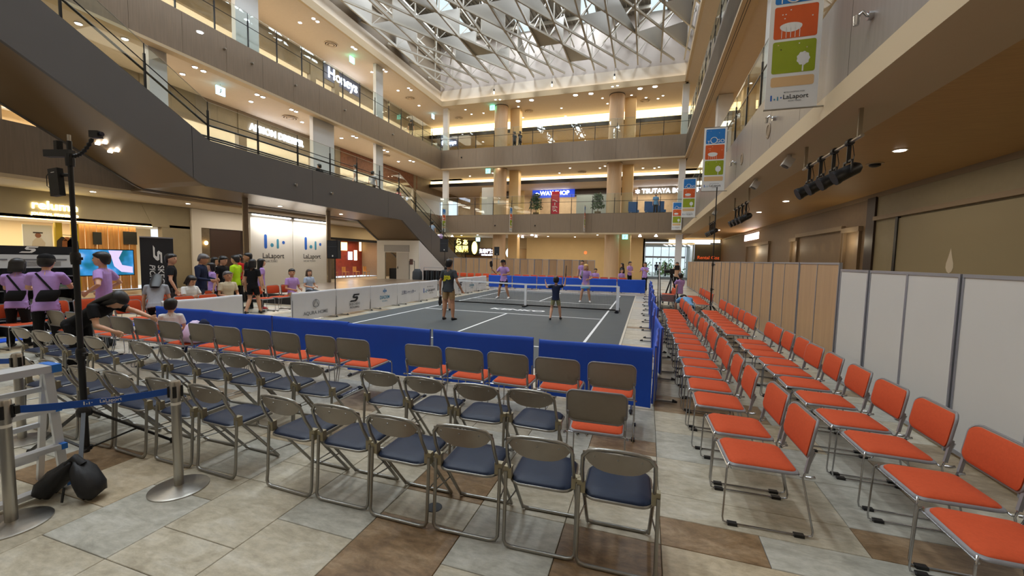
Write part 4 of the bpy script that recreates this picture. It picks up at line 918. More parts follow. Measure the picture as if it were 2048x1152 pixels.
for z in (.34, .64, .94):
    for x in (-1.1, -.8, -.55, -.1, .2, .5, .65):
        o = thing('shoe', (-5.0-.19, -9.75+x, z), Q+.15*(k % 3), label='pastel sport shoe, %s along the %s shelf of the booth from the booth end' % (nth(k % 7), ('lowest', 'middle', 'upper')[k//7]), cat='shoe', group='shoes on the booth shelves')
        MB().loft([[(t*.27-.13, y*.045*w, zz) for y, zz in ((-1, .02), (1, .02), (.7, h), (-.7, h))] for t, w, h in ((0, .7, .09), (.25, .9, .085), (.55, 1., .06), (.85, .9, .045), (1, .5, .035))]).obj('upper', shoe[k % 4], o, smooth=60)
        MB().box(-.135, .14, -.045, .045, 0, .022).obj('sole', stk, o); k += 1
tv = thing('television', (-5.0, -8.40, 0), Q, label='large flat screen showing a blue green video on a stand', cat='television')
MB().box(-.54, .54, 0, .06, 1.19, 1.83).obj('housing', black, tv)
m = bpy.data.materials.new('screen_video'); m.use_nodes = True; nt = m.node_tree; b = nt.nodes['Principled BSDF']; tcn = nt.nodes.new('ShaderNodeTexCoord'); nn = nt.nodes.new('ShaderNodeTexNoise'); nn.inputs['Scale'].default_value = 2.6; rr = nt.nodes.new('ShaderNodeValToRGB')
for pos, c in ((.0, (10, 60, 70)), (.42, (14, 96, 120)), (.58, (50, 130, 190)), (1., (150, 200, 240))):
    e = rr.color_ramp.elements.new(pos); e.color = lin(c)
nt.links.new(tcn.outputs['Object'], nn.inputs['Vector']); nt.links.new(nn.outputs['Fac'], rr.inputs[0]); nt.links.new(rr.outputs[0], b.inputs['Emission Color']); b.inputs['Emission Strength'].default_value = 1.1; b.inputs['Base Color'].default_value = (0, 0, 0, 1)
MB().box(-.52, .52, -.006, 0, 1.21, 1.81).obj('screen', m, tv)
MB().add([(x, -.008, z) for x, z in ((.02, 1.80), (.30, 1.80), (.22, 1.62), (.28, 1.45), (.50, 1.40), (.50, 1.25), (.26, 1.28), (.12, 1.42), (.08, 1.6))], [tuple(range(9))]).obj('screen_figure', mat('screen_figure', (205, 190, 235), emit=.8), tv)
MB().box(-.03, .03, .02, .06, .1, 1.2).obj('stand_pole', steel, tv); MB().box(-.35, .35, -.2, .3, 0, .06).obj('stand_base', steel, tv)
bn = thing('roll_up_banner', (-5.0, -7.33, 0), Q, label='black roll-up banner reading SKECHERS PICKLEBALL sideways with white S mark', cat='banner')
MB().box(-.39, .39, 0, .012, .06, 2.17).obj('sheet', mat('banner_black', (22, 22, 26), .6), bn); MB().box(-.4, .4, -.08, .09, 0, .07).obj('base', alu, bn); MB().box(-.395, .395, -.012, .02, 2.15, 2.18).obj('top_bar', alu, bn)
F = frame((0, -.004, 0), (0, 0, -1), (1, 0, 0))
swoosh(MB(), Matrix.Diagonal((.24, .26, 1, 1))).obj('logo_mark', stk, bn, Mx=F @ T(-1.72, -.16, 0))
text('SKECHERS', stk, F @ T(-.95, .06, 0), .21, 0, bn); text('PICKLEBALL', stk, F @ T(-.95, -.14, 0), .19, 0, bn, shear=.2)
# blue mat edge in front of the booth
MB().box(-4.75, -4.3, -11.2, -6.9, 0, .02).obj('booth_mat', bluef, label='blue mat laid before the shoe booth', cat='mat')
# ================================================================== ROOF: trusses, fins, deck, skylight slots
tr = mat('truss_paint', (150, 144, 132), .5); fin = mat('fin_panel', (140, 135, 126), .55); deck = mat('roof_deck', (110, 104, 94), .6)
ZL, ZU, ZD = 17.3, 19.3, 21.2
rt = thing('roof_truss', (0, 0, ZL), label='pale steel lattice roof truss with triangular fin panels over the atrium', cat='roof truss', kind='structure')
X0, X1, Y0, Y1 = XL-.2, XR+.05, -8., YF+.2
st = 1.70
nodes_x = np.arange(-11.0, 9.9, st)
for x in nodes_x:
    MB().box(x-.05, x+.05, Y0, Y1, -.09, .09).obj('chord', tr, rt); MB().box(x-.04, x+.04, Y0, Y1, ZU-ZL-.07, ZU-ZL+.07).obj('chord', tr, rt)
tt = math.tan(math.radians(30))
def clip(xa, ya, dx, dy):
    ts = []
    for lo, hi, p, d in ((X0, X1, xa, dx), (Y0, Y1, ya, dy)):
        if abs(d) > 1e-6: ts.append(sorted(((lo-p)/d, (hi-p)/d)))
    a, b = max(t[0] for t in ts), min(t[1] for t in ts); return (a, b) if b-a > .5 else None
for k in range(-16, 14):
    xa = -11.0+st*k
    for sg, z in ((1, 0), (-1, ZU-ZL)):
        c = clip(xa if sg > 0 else -xa, Y0, tt*sg, 1)
        if c:
            p = [(xa*sg+tt*sg*t, Y0+t, z) for t in c]; MB().bar(p[0], p[1], .09, .14).obj('diagonal', tr, rt)
dyn = st/tt
vp = MB().box(-.035, .035, -.035, .035, 0, ZU-ZL).mesh('post', tr)
rnd = random.Random(11)
finv = {}
for i, x in enumerate(nodes_x):
    for j in range(12):
        y = Y0+((x+11.0-st*0)/tt) % dyn + j*dyn - 0
        if y > Y1-.2: continue
        link('post', vp, rt, Mx=T(x, y, 0))
        MB().bar((x, y, 0), (min(x+st/2, X1), min(y+dyn/2, Y1), ZU-ZL), .05).obj('brace', tr, rt)
        r = rnd.random()
        if y+dyn < Y1 and x+st < X1:
            if r < .30:    # vertical triangular fin along the diagonal
                MB().prism([(x, y, .05), (x+st, y+dyn, .05), (x+st*(.0 if r < .15 else 1), y+dyn*(.0 if r < .15 else 1), ZU-ZL-.1)], (.02, -.02, 0)).obj('fin_panel', fin, rt)
            elif r < .46:  # lying triangular panel in the lower grid
                MB().prism([(x, y, .03), (x, y+dyn, .03), (x+st, y+dyn, .03)], (0, 0, .03)).obj('fin_panel', fin, rt)
            elif r < .60:
                MB().prism([(x, y, .05), (x, y+dyn, .05), (x, y+dyn*(.0 if r < .53 else 1), ZU-ZL-.1)], (.02, 0, 0)).obj('fin_panel', fin, rt)
# ribbed deck with open skylight slots
slots = [(-9.1, -7.9), (-3.8, -2.6), (1.5, 2.7), (6.8, 8.0)]
slab('ceiling_roof_deck_blocker', 6.7, 8.1, -21, 8, ZD+.02, ZD+.14, deck, 'added roof deck cover blocking skylight above the orange chair rows')  # added unseen cover, blocks part of the last slot to darken the aisle
edges = [XL-.4]+[v for s_ in slots for v in s_]+[XR+.2]
for k in range(0, len(edges), 2):
    a, b = edges[k], edges[k+1]
    o = slab('ceiling_roof_deck', a, b, -21, YF+.4, ZD, ZD+.1, deck, '%s ribbed roof deck bay from the escalator side' % nth(k//2))
    rb = MB()
    me = MB().box(-.04, .04, -21, YF+.3, ZD-.10, ZD).mesh('rib', deck)
    for x in np.arange(a+.1, b, .32): link('rib', me, o, Mx=T(x, 0, 0))
    for y in np.arange(-8, YF, 3.4): MB().box(a, b, y-.06, y+.06, ZD-.35, ZD-.1).obj('purlin', tr, o)
for k, (a, b) in enumerate(slots):
    g_ = thing('window_%d' % (k+1), (0, 0, ZD), label='%s glazed skylight slot in the roof deck' % nth(k), kind='structure')
    for y in np.arange(-21, YF, 3.4): MB().box(a, b, y+.03, y+3.37, .09, .11).obj('pane', glass, g_)
slab('wall_left_clerestory', XL-.4, XL-.3, YB, YF+.4, ZC, ZD, mat('clerestory_brown', (110, 96, 78), .7), 'brown roof edge wall above the cove on the escalator side')  # darker brown base colour than the other clerestory walls
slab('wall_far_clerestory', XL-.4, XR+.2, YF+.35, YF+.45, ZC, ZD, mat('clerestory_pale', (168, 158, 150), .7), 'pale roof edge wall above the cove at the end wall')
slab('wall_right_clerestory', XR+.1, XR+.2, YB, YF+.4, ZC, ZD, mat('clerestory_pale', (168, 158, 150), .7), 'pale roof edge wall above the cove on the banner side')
# hanging bulbs by the end-wall cove
for k, (px, py) in enumerate(((988, 183), (1104, 168), (1229, 153))):
    p = WY(px, py, YF-.25); o = thing('pendant_bulb', tuple(p), label='%s small pendant bulb before the end-wall cove from the escalator side' % nth(k), cat='lamp', group='pendant bulbs')
    MB().lathe([(.05, 0), (.08, -.1), (.05, -.2)], 12).obj('bulb', mat('bulb_glow', (255, 234, 180), emit=6.), o, smooth=50); MB().lathe([(.06, 0), (.06, .2)], 10).obj('socket', black, o); MB().tube([(0, 0, .2), (0, 0, ZL-p[2])], .008, 5).obj('cord', black, o)
# ================================================================== gallery shops, escalator side
def Fx(x, y, z): return frame((x, y, z), (0, 1, 0), (0, 0, 1))
shopw = mat('shop_white', (234, 228, 214), .6); header = mat('shop_header', (126, 112, 92), .6, var=.08, scale=3)
for nm, z0, zt in (('second', Z2B-.2, Z2), ('third', Z3B-.2, Z3)):
    wall('wall_left_%s_back' % nm, SL-3.2, SL-3, YB, SF+4, z0, zt+.02, shopw, 'cream inner wall of the %s floor shops beside the escalators' % nm)
    wall('ceiling_left_%s_shop' % nm, SL-3, SL-.2, YB, SF+4, zt-1.15, zt-1.05, shopw, 'cream inner ceiling of the %s floor shops beside the escalators' % nm)
    wall('wall_left_%s_header' % nm, SL-.2, SL, YB, SF+4, zt-1.35, zt+.02, header, 'taupe shop header of the %s floor beside the escalators' % nm)
    for i, yy in enumerate((-12, -6.5, -1.6, 3.2, 8.6, 10.9, 16, 21.8)):
        wall('wall_left_%s_pier' % nm, SL-.25, SL+.05, yy, yy+.5, z0, zt, header, '%s taupe pier between the %s floor shops beside the escalators' % (nth(i), nm))
    for i, (ya, yb_) in enumerate(((-6, -1.7), (-1, 3.1), (3.8, 8.5), (9.2, 10.8), (11.5, 15.9), (16.6, 21.7))):
        o = thing('shop_shelf', (SL-2.7, (ya+yb_)/2, z0), Q, label='%s wall shelf inside the %s floor shops beside the escalators' % (nth(i), nm), cat='shelf', group='gallery shop shelves')
        w = (yb_-ya)*.8
        MB().box(-w/2, w/2, 0, .05, 0, 2.4).obj('back_panel', mat('shelf_wood', (206, 176, 130), .6), o)
        for z in (.5, 1.0, 1.5, 2.0, 2.4): MB().box(-w/2, w/2, -.35, 0, z, z+.03).obj('shelf', shopw, o)
        area('shop_light', (SL-1.3, (ya+yb_)/2, zt-1.2), 1.4, yb_-ya-.4, 150*(yb_-ya)/4, (1., .93, .82))
wh = mat('sign_white', (226, 236, 255), emit=6.); whc = mat('sign_white_soft', (236, 240, 250), emit=4.)
sg = thing('honeys_sign', (SL+.03, 11.85, 14.98), label='white glowing Honeys shop sign on blue panel', cat='sign'); text('Honeys', wh, frame((0, 0, 0), (0, 1, 0), (0, 0, 1)), 1.05, .04, sg); MB().box(-.02, .0, -2.0, 2.0, -.55, .5).obj('panel', mat('sign_slate', (96, 100, 128), .6), sg)
area('honeys_glow', (SL+.4, 11.85, 15.2), .3, 3.4, 14, (.75, .82, 1.), (0, -.9, 0))
sg = thing('albion_sign', (SL+.03, 5.9, 9.22), label='white glowing ALBION DRESSER shop sign', cat='sign'); text('ALBION DRESSER', wh, frame((0, 0, 0), (0, 1, 0), (0, 0, 1)), .56, .04, sg, wide=.92)
sg = thing('honeys_corner_sign', (XL-2., YF+5.5, 13.9), label='small white glowing sign at the gallery corner', cat='sign'); text('Honeys', wh, frame((0, 0, 0), (1, 0, 0), (0, 0, 1)), .55, .03, sg); MB().box(-1, 1, .03, .1, -.4, .4).obj('panel', mat('sign_slate', (96, 100, 128), .6), sg)
brick = mat('brick_brown', (120, 76, 54), .7, var=.2, scale=5)
wall('wall_left_second_brick', SL+.0, SL+.03, 11.5, 22.5, Z2-1.3, Z2, brick, 'brown brick shop front of the second floor restaurant')
# pale wide piers along the escalator-side gallery edge
def edge_pier(pxa, pxb, py, z0, z1, lab):
    a, b = WX(pxa, py, XL-.55)[1], WX(pxb, py, XL-.55)[1]; MB().box(XL-.75, XL-.5, a, b, z0, z1).obj('pier', offw, kind='structure', label=lab)
edge_pier(297, 333, 150, Z2B-.2, Z2, 'wide pale pier behind the upper escalator on the second floor')
edge_pier(625, 667, 280, Z2B-.2, Z2, 'wide pale pier beside the ALBION DRESSER shop')
edge_pier(751, 765, 300, Z2B-.2, Z2, 'slim pale pier beside the brick restaurant on the second floor')
edge_pier(470, 516, 60, Z3B-.2, Z3, 'wide pale pier before the Honeys side on the third floor')
edge_pier(751, 765, 180, Z3B-.2, Z3, 'slim pale pier past the Honeys sign on the third floor')
# ================================================================== end wall: shops on the galleries, ground floor wall and entrance
for nm, z0, zt in (('second', Z2B-.2, Z2-.6), ('third', Z3B-.2, Z3-1.08)):
    wall('wall_far_%s_back' % nm, XL-4, XR+4, SF+3, SF+3.2, z0, zt, mat('shop_pinkish', (206, 178, 150), .6, var=.1, scale=3), 'back wall inside the %s floor shops at the end gallery' % nm)
wall('wall_far_third_front', XL-4, XR+4, SF, SF+.2, Z3B-.2, 14.4, creamw, 'cream wall of the third floor end gallery')
for k, (a, b) in enumerate(((-10.6, -6.3), (-4.2, 5.0), (6.2, 9.8))):
    wall('wall_far_second_header', a, b, SF, SF+.2, 8.45, 9.3, mat('header_dark', (46, 36, 30), .6) if k < 2 else header, '%s dark shop header of the second floor end gallery' % nth(k))
for k, x in enumerate((-11, -6.2, -4.4, 5.1, 9.9)): wall('wall_far_second_pier', x, x+.4, SF, SF+.3, Z2B-.2, 9.3, creamw, '%s cream pier of the second floor end gallery' % nth(k))
sg = thing('way_sign', (-2.6, SF-.02, 8.83), label='white lettered blue glowing shop sign on the second floor end gallery', cat='sign'); text('e-WAY SHOP', wh, frame((0, -.06, 0), (1, 0, 0), (0, 0, 1)), .62, .03, sg); MB().box(-2.2, 2.4, -.05, 0, -.45, .42).obj('panel', mat('sign_blue', (40, 70, 190), emit=.8), sg)
sg = thing('bookstore_sign', (8.9, SF-.02, 8.75), label='white glowing TSUTAYA BOOKSTORE sign with star on the end gallery', cat='sign'); text('✻ TSUTAYA BOOKSTORE', wh, frame((-3.0, -.03, 0), (1, 0, 0), (0, 0, 1)), .62, .03, sg, align='LEFT')
sg = thing('red_sign', (-.95, YF+3.0, Z2B-.1), label='tall red banner with white Japanese letters on the end gallery', cat='sign'); MB().box(-.38, .38, 0, .04, 0, 2.5).obj('sheet', mat('banner_red', (196, 40, 60), .6), sg); text('ﾒﾘｰﾉ', stk, frame((0, -.01, 1.2), (0, 0, 1), (-1, 0, 0)), .6, 0, sg)
MB().box(.2, 4.6, SF-1.2, SF-1.1, Z2B-.1, 8.4).obj('hoarding', mat('hoarding_grey', (160, 172, 176), .6), label='pale grey hoarding closing a shop on the end gallery', cat='hoarding')
MB().box(-8.2, -7., YF+2.8, YF+2.9, Z2B-.1, 8.6).obj('notice_stand', offw, label='tall white notice panel on the second floor end gallery', cat='notice')
leafm = mat('leaf_green', (52, 80, 44), .7, var=.3, scale=20)
def tree(x, y, z, h, r, lab):
    o = thing('potted_tree', (x, y, z), label=lab, cat='tree', group='potted trees'); rn = random.Random(int(abs(x*10)))
    MB().lathe([(.22, 0), (.28, .45), (.25, .45)], 14).obj('pot', mat('pot_brown', (112, 92, 60), .7), o, smooth=40); MB().tube([(0, 0, .4), (.03, 0, h*.7)], .035, 6).obj('trunk', brownw, o)
    lf = MB()
    for k in range(420):
        t = rn.random()**.7; a = rn.random()*6.28; zz = h*(.35+.65*rn.random()); rr = r*t*(1.1-.6*(zz/h)); c = Vector((rr*math.cos(a), rr*math.sin(a), zz)); u = Vector((rn.uniform(-1, 1), rn.uniform(-1, 1), rn.uniform(-1, 1))).normalized()*.13; v = Vector((rn.uniform(-1, 1), rn.uniform(-1, 1), rn.uniform(-1, 1))).normalized()*.07
        lf.add([c-u, c+v, c+u, c-v], [(0, 1, 2, 3)])
    lf.obj('foliage', leafm, o, kind='stuff')
tree(-2.4, YF+1.6, Z2B-.12, 2.1, .75, 'dark green potted tree beside the red banner'); tree(3.1, YF+1.6, Z2B-.12, 2.0, .7, 'dark green potted tree beside the round column of the end gallery')
chb = mat('lounge_blue', (36, 92, 150), .7)
for k, x in enumerate((6.1, 7.4, 8.2)):
    o = thing('lounge_chair', (x, YF+1.5, Z2B-.12), .3, label='%s blue lounge chair before the bookstore from the column' % nth(k), cat='chair', group='blue lounge chairs')
    MB().box(-.35, .35, -.3, .3, .3, .5).obj('seat', chb, o); MB().box(-.38, .38, .25, .38, .45, 1.25).obj('backrest', chb, o)
    for sx in (-.3, .3):
        for sy in (-.25, .25): MB().box(sx-.02, sx+.02, sy-.02, sy+.02, 0, .3).obj('leg', stk, o)
for k, x in enumerate((-8.5, -2.3, 2.3, 7.5)): area('end_shop_light', (x, SF+1.4, 9.0), 3.5, 2, 90, (1., .86, .66))
yl = mat('sign_yellow', (255, 214, 40), emit=5.)
o = thing('yellow_sign', (-7.0, YF+4.2, 11.95), label='glowing yellow shop sign with round emblem on the third floor', cat='sign'); MB().box(-.9, .62, 0, .06, -.12, .32).obj('letter_panel', yl, o); MB().box(-.8, -.74, .02, .05, -.47, -.1).obj('post', steel, o); MB().box(.4, .46, .02, .05, -.47, -.1).obj('post', steel, o); MB().lathe([(.34, 0), (.34, .06)], 20, Mx=Matrix.Translation((1.0, .03, .12)) @ Matrix.Rotation(Q, 4, 'X')).obj('emblem', yl, o); text('SALE', mat('ink_amber', (150, 110, 10), .6), frame((-.1, -.006, .1), (1, 0, 0), (0, 0, 1)), .34, 0, o)
# ground floor end wall
wall('wall_far_ground', -5.2, 7.05, 28.5, 28.7, 0, Z1+.02, creamw, 'cream blank end wall of the ground floor')
wall('wall_far_cafe', XL-4, -5.2, 28.9, 29.1, 0, Z1+.02, mat('cafe_wall', (176, 140, 92), .6), 'tan cafe wall at the end of the ground floor')
wall('wall_far_cafe_header', XL-4, -5.2, 28.6, 28.9, 2.9, Z1, mat('cafe_header', (170, 148, 112), .6), 'taupe header above the cafe')
MB().lathe([(.14, 0), (.14, .04)], 16, Mx=Matrix.Translation((1.2, 28.5, 2.55)) @ Matrix.Rotation(Q, 4, 'X')).obj('alarm_lamp', mat('alarm_red', (255, 100, 50), emit=1.5), label='small red round lamp on the cream end wall', cat='lamp')
sg = thing('cafe_sign', (-9.6, 28.55, 2.45), label='white glowing Japanese cafe sign above the folding screen', cat='sign'); MB().box(-1.9, 1.9, .0, .1, -.5, .45).obj('panel', mat('sign_brown', (70, 40, 30), .6), sg); text('伊良専門カフェ', wh, frame((0, -.03, .08), (1, 0, 0), (0, 0, 1)), .52, .02, sg); text('COFFEE AND TABLE', wh, frame((0, -.03, -.32), (1, 0, 0), (0, 0, 1)), .2, .02, sg)
o = thing('round_lamp', (-6.9, 28.4, 2.4), label='large round pale lamp beside the far column', cat='lamp'); MB().lathe([(.62, 0), (.62, .1)], 28, Mx=Matrix.Rotation(Q, 4, 'X')).obj('disc', mat('disc_glow', (206, 226, 238), emit=1.6), o); MB().box(-.02, .02, -.02, .02, -2.4, -.6).obj('pole', steel, o)
sg = thing('cafe_yellow_sign', (-12.1, 27.6, 2.9), label='yellow glowing lettered sign and disc beside the escalator foot', cat='sign')
text('らぁ\n麺屋', mat('sign_gold', (255, 228, 120), emit=4.), frame((-.4, 0, .2), (1, 0, 0), (0, 0, 1)), .8, .03, sg); MB().lathe([(.5, 0), (.5, .06)], 24, Mx=Matrix.Translation((1.15, 0, 0)) @ Matrix.Rotation(Q, 4, 'X') @ Matrix.Diagonal((.65, 1.4, 1, 1))).obj('disc', mat('sign_gold', (255, 228, 120), emit=4.), sg); MB().box(-1.4, 1.7, .05, .1, -.8, .8).obj('panel', blackm, sg); MB().box(-.05, .05, .06, .16, -2.9, -.7).obj('post', steel, sg)
# entrance
ex0, ex1, ey = 7.05, 12.8, 37.
wall('wall_entrance_left', ex0-.15, ex0, 28.5, ey, 0, Z1, white, 'white side wall of the entrance passage')
wall('wall_entrance_right', 11.6, 11.75, 30, ey, 0, Z1, mat('entry_panel', (196, 206, 206), .5), 'pale side wall of the entrance passage')
wall('wall_far_rental', 11.75, SR, 29.6, 29.8, 0, 3.55, mat('slate_wall', (84, 80, 72), .6), 'slate wall with orange lettering beside the entrance')
sg = thing('orange_sign', (13.0, 29.57, 2.25), label='orange lettering on the slate wall beside the entrance', cat='sign'); text('Rental Coz', mat('ink_orange', (226, 96, 48), emit=.5), frame((0, 0, 0), (1, 0, 0), (0, 0, 1)), .44, .02, sg)
strip('cove_light_strip', 9.3, 13.9, 29.0, 29.1, 3.68, 3.98, cove, 'warm glowing strip above the entrance passage')
wall('ceiling_entrance', ex0, 11.7, 29.2, ey, 3.5, 3.62, white, 'white ceiling of the entrance passage')
ln = mat('line_lamp', (245, 248, 255), emit=6.)
for k in range(6): MB().bar((8.9+.45*k, 29.6, 3.48), (9.3+.45*k, 32.5, 3.48), .09, .03).obj('line_lamp', ln, label='%s slanted line lamp of the entrance ceiling' % nth(k), cat='lamp', group='entrance line lamps')
gd = thing('window_5', (9.3, ey, 0), label='glass entrance front with sliding doors and bright daylight beyond', kind='structure')
for x in np.linspace(-2.2, 2.2, 6): MB().box(x-.03, x+.03, -.04, .04, 0, 3.5).obj('mullion', alu, gd)
MB().box(-2.2, 2.2, -.06, .06, 2.2, 2.42).obj('transom', alu, gd)
for x0 in np.linspace(-2.2, 2.2, 6)[:-1]: MB().box(x0+.03, x0+.85, -.005, .005, 0, 3.5).obj('pane', glass, gd)
slab('floor_outside', 0, 25, ey, 60, -.06, -.01, mat('outside_paving', (210, 210, 205), .8), 'bright paving outside the entrance')
for k, x in enumerate((6.6, 8.2, 9.8, 12.)):
    o = thing('outside_shrub', (x+k*1.6, 44+k % 2, 0), label='%s green shrub outside the entrance glass' % nth(k), cat='shrub', group='shrubs outside'); rn = random.Random(k); lf = MB()
    for q in range(300):
        c = Vector((rn.gauss(0, .5), rn.gauss(0, .4), abs(rn.gauss(.8, .6)))); u = Vector((rn.uniform(-1, 1), rn.uniform(-1, 1), rn.uniform(-1, 1))).normalized()*.2; v = Vector((rn.uniform(-1, 1), rn.uniform(-1, 1), rn.uniform(-1, 1))).normalized()*.12; lf.add([c-u, c+v, c+u, c-v], [(0, 1, 2, 3)])
    lf.obj('foliage', mat('leaf_bright', (110, 150, 80), .7), o, kind='stuff'); MB().tube([(0, 0, 0), (0, 0, .9)], .05, 6).obj('stem', brownw, o)
# ================================================================== banner-side ground floor
tra = mat('trim_taupe', (140, 122, 98), .6)
slab('trim_right_ground_top', SR-.06, SR, YB, SF, Z1-.12, Z1+.02, tra, 'taupe cornice above the banner-side shops')
def rwall(y0, y1, z0, z1, m, name, lab, d=.02): return slab(name, SR-d, SR+.02, y0, y1, z0, z1, m, lab)
rwall(-14, 1.0, 0, Z1-.12, taupew, 'wall_right_taupe', 'taupe front of the closed shop with water drop', .04)
dr = thing('roller_shutter', (SR-.05, -1.9, 0), label='large taupe shutter panel with pale water drop emblem', cat='shutter'); MB().box(-.03, 0, -3.2, 1.6, 0, 3.15).obj('panel', mat('shutter_taupe', (150, 140, 112), .6), dr)
for y in (-3.3, 1.65): MB().box(-.06, .02, y-.06, y+.06, 0, 3.3).obj('frame', steel, dr)
MB().add([(-.034, -.63+a*.16, 1.92+b*.26) for a, b in ((0, 1.25), (.35, .55), (.75, -.1), (.8, -.5), (.5, -.85), (0, -1), (-.5, -.85), (-.8, -.5), (-.75, -.1), (-.35, .55))], [tuple(range(10))]).obj('drop_emblem', mat('drop_white', (214, 206, 190), .6), dr)
slab('trim_right_shutter', SR-.14, SR-.02, -8, 1.0, 3.2, 3.32, tra, 'taupe lintel above the shutter with water drop')
rwall(1.0, 1.5, 0, Z1-.1, mat('dark_brown', (46, 30, 22), .5), 'wall_right_dark_pier', 'dark brown pier beside the shutter', .1)
# lit window of the second shop and the first
for k, (y0, y1, z1, c, lab) in enumerate(((2.0, 3.1, 2.95, (226, 206, 170), 'lit shop opening with plants beyond the partition'), (3.3, 8.0, 3.05, (120, 100, 70), 'recess with three downlit streaks beyond the partition'), (8.1, 8.9, 2.9, (214, 196, 160), 'narrow lit shop opening beyond the partition'), (12.8, 18.5, 2.95, (220, 170, 104), 'amber lit shop opening beyond the partition'))):
    o = thing('shop_window', (SR-.03, (y0+y1)/2, 0), -Q, label=lab, cat='shop window', group='banner-side shop windows'); w = y1-y0
    MB().box(-w/2, w/2, .04, .06, .3, z1).obj('back', mat('winback%d' % k, c, .7, var=.25, scale=2.5), o); MB().box(-w/2-.1, w/2+.1, -.1, .06, z1, z1+.16).obj('lintel', tra, o)
    for s in (-1, 1): MB().box(s*w/2-.05, s*w/2+.05, -.06, .06, 0, z1).obj('jamb', brownw, o)
    if k != 1: lamp('shop_window_light', (SR-.35, (y0+y1)/2, z1-.35), 7*min(w, 3), (1., .85, .6), .12)
for yy in (4.2, 5.1, 6.0): lamp('wash_light', (SR-.16, yy, 2.98), 5, (1., .82, .5), .03, 1.1)
sg = thing('white_lit_sign', (SR-.0, 17.5, 3.62), label='white glowing shop sign panel beyond the partition', cat='sign'); MB().box(-.02, 0, -2.0, 2.0, -.22, .2).obj('panel', mat('sign_panel', (255, 232, 232), emit=7.), sg)
# ---- ceiling lamps
def discs(spots, z, lab, grp, r=.07, m=None):
    me = MB().lathe([(r, -.02), (r, .0)], 14).mesh('lens', m or dl); mr_ = MB().lathe([(r, -.012), (r*1.35, -.012), (r*1.35, .01), (r, .01)], 14).mesh('rim', stk)
    for i, (x, y) in enumerate(spots):
        o = thing('ceiling_downlight', (x, y, z), label=lab % nth(i), cat='lamp', group=grp); link('lens', me, o); link('rim', mr_, o)
def pxs(L, z): return [tuple(G(px, py, z)[:2]) for px, py in L]
discs(pxs([(1800, 300), (1572, 402), (1518, 424), (1437, 460)], Z1+.02), Z1+.02, '%s round downlight in the brown wood ceiling from the shutter', 'downlights in the wood ceiling', .09)
discs(pxs([(186, 383), (239, 380), (376, 407), (682, 428), (560, 412)], Z1+.02), Z1+.02, '%s downlight in the cream ceiling along the relume side', 'downlights above the relume side', .08)
discs(pxs([(157, 47), (250, 78), (365, 148), (390, 134), (407, 142), (400, 64), (514, 189), (526, 194), (502, 203), (583, 219), (592, 223), (604, 244), (683, 276), (706, 272), (713, 275), (768, 300), (775, 303), (820, 321), (827, 323), (797, 323)], Z2), Z2, '%s spotlight in the second floor ceiling beside the escalators', 'spotlights of the second floor gallery', .09, dlw)
discs(pxs([(600, 45), (627, 37), (635, 43), (705, 94), (711, 98), (744, 144), (766, 139), (772, 143), (796, 181), (817, 176), (822, 180), (838, 211)], Z3), Z3, '%s spotlight in the top ceiling beside the escalators', 'spotlights of the third floor gallery', .09, dlw)
discs(pxs([(931, 219), (943, 228), (967, 226), (986, 218), (991, 199), (1000, 199), (1037, 213), (1046, 235), (1123, 216), (1131, 232), (1205, 196), (1215, 207), (1225, 173), (1235, 171), (1263, 190), (1292, 195), (1316, 197), (1326, 191)], Z3), Z3, '%s downlight in the top ceiling of the end gallery from the escalator side', 'downlights of the top end gallery', .08)
discs(pxs([(1036, 202), (1063, 200), (1151, 190), (1182, 187), (1280, 177), (1310, 173)], Z3), Z3, '%s bright floodlight in the top ceiling of the end gallery', 'floodlights of the top end gallery', .17, dlw)
discs(pxs([(940, 352), (985, 346), (989, 335), (997, 335), (1033, 344), (1119, 346), (1140, 336), (1200, 336), (1210, 332), (1219, 331), (1243, 345), (1257, 333), (1286, 336), (1309, 336), (1318, 334)], Z2), Z2, '%s downlight in the second floor ceiling of the end gallery from the escalator side', 'downlights of the second floor end gallery', .08)
discs(pxs([(923, 471), (955, 470), (1020, 471), (1096, 473), (1150, 474), (1195, 470)], Z1), Z1+.01, '%s downlight in the ground floor ceiling at the end wall', 'downlights at the ground floor end', .08)
for k, (px, py) in enumerate(((1036, 472), (1045, 474), (1064, 470), (1072, 473), (1280, 472), (1312, 472))):
    p = G(px, py, Z1-.12); o = thing('ceiling_spotlight', (p[0], min(p[1], 27), Z1-.0), label='%s bright spotlight hanging at the end wall ceiling from the escalator side' % nth(k), cat='lamp', group='hanging spotlights'); MB().lathe([(.05, 0), (.13, -.16), (.12, -.18)], 14).obj('head', mat('spot_glow', (250, 240, 255), emit=16.), o)
# square recessed vents / air diffusers
for k, (px, py, z) in enumerate(((662, 88, Z3), (820, 196, Z3), (580, 235, Z2), (770, 311, Z2), (1058, 222, Z3), (1290, 201, Z3), (918, 236, Z3), (1164, 344, Z2))):
    p = G(px, py, z); o = thing('air_diffuser', (p[0], p[1], z+.012), label='%s round ceiling air diffuser of the galleries' % nth(k), cat='air diffuser', group='round air diffusers')
    for r0, r1, zz in ((.42, .36, -.03), (.30, .22, -.05), (.16, .0, -.06)): MB().lathe([(r0, -.018), (r0, zz-.018), (r1, zz-.018), (r1, -.018)], 24).obj('ring', mat('diffuser_cream', (190, 172, 148), .6), o, smooth=30)
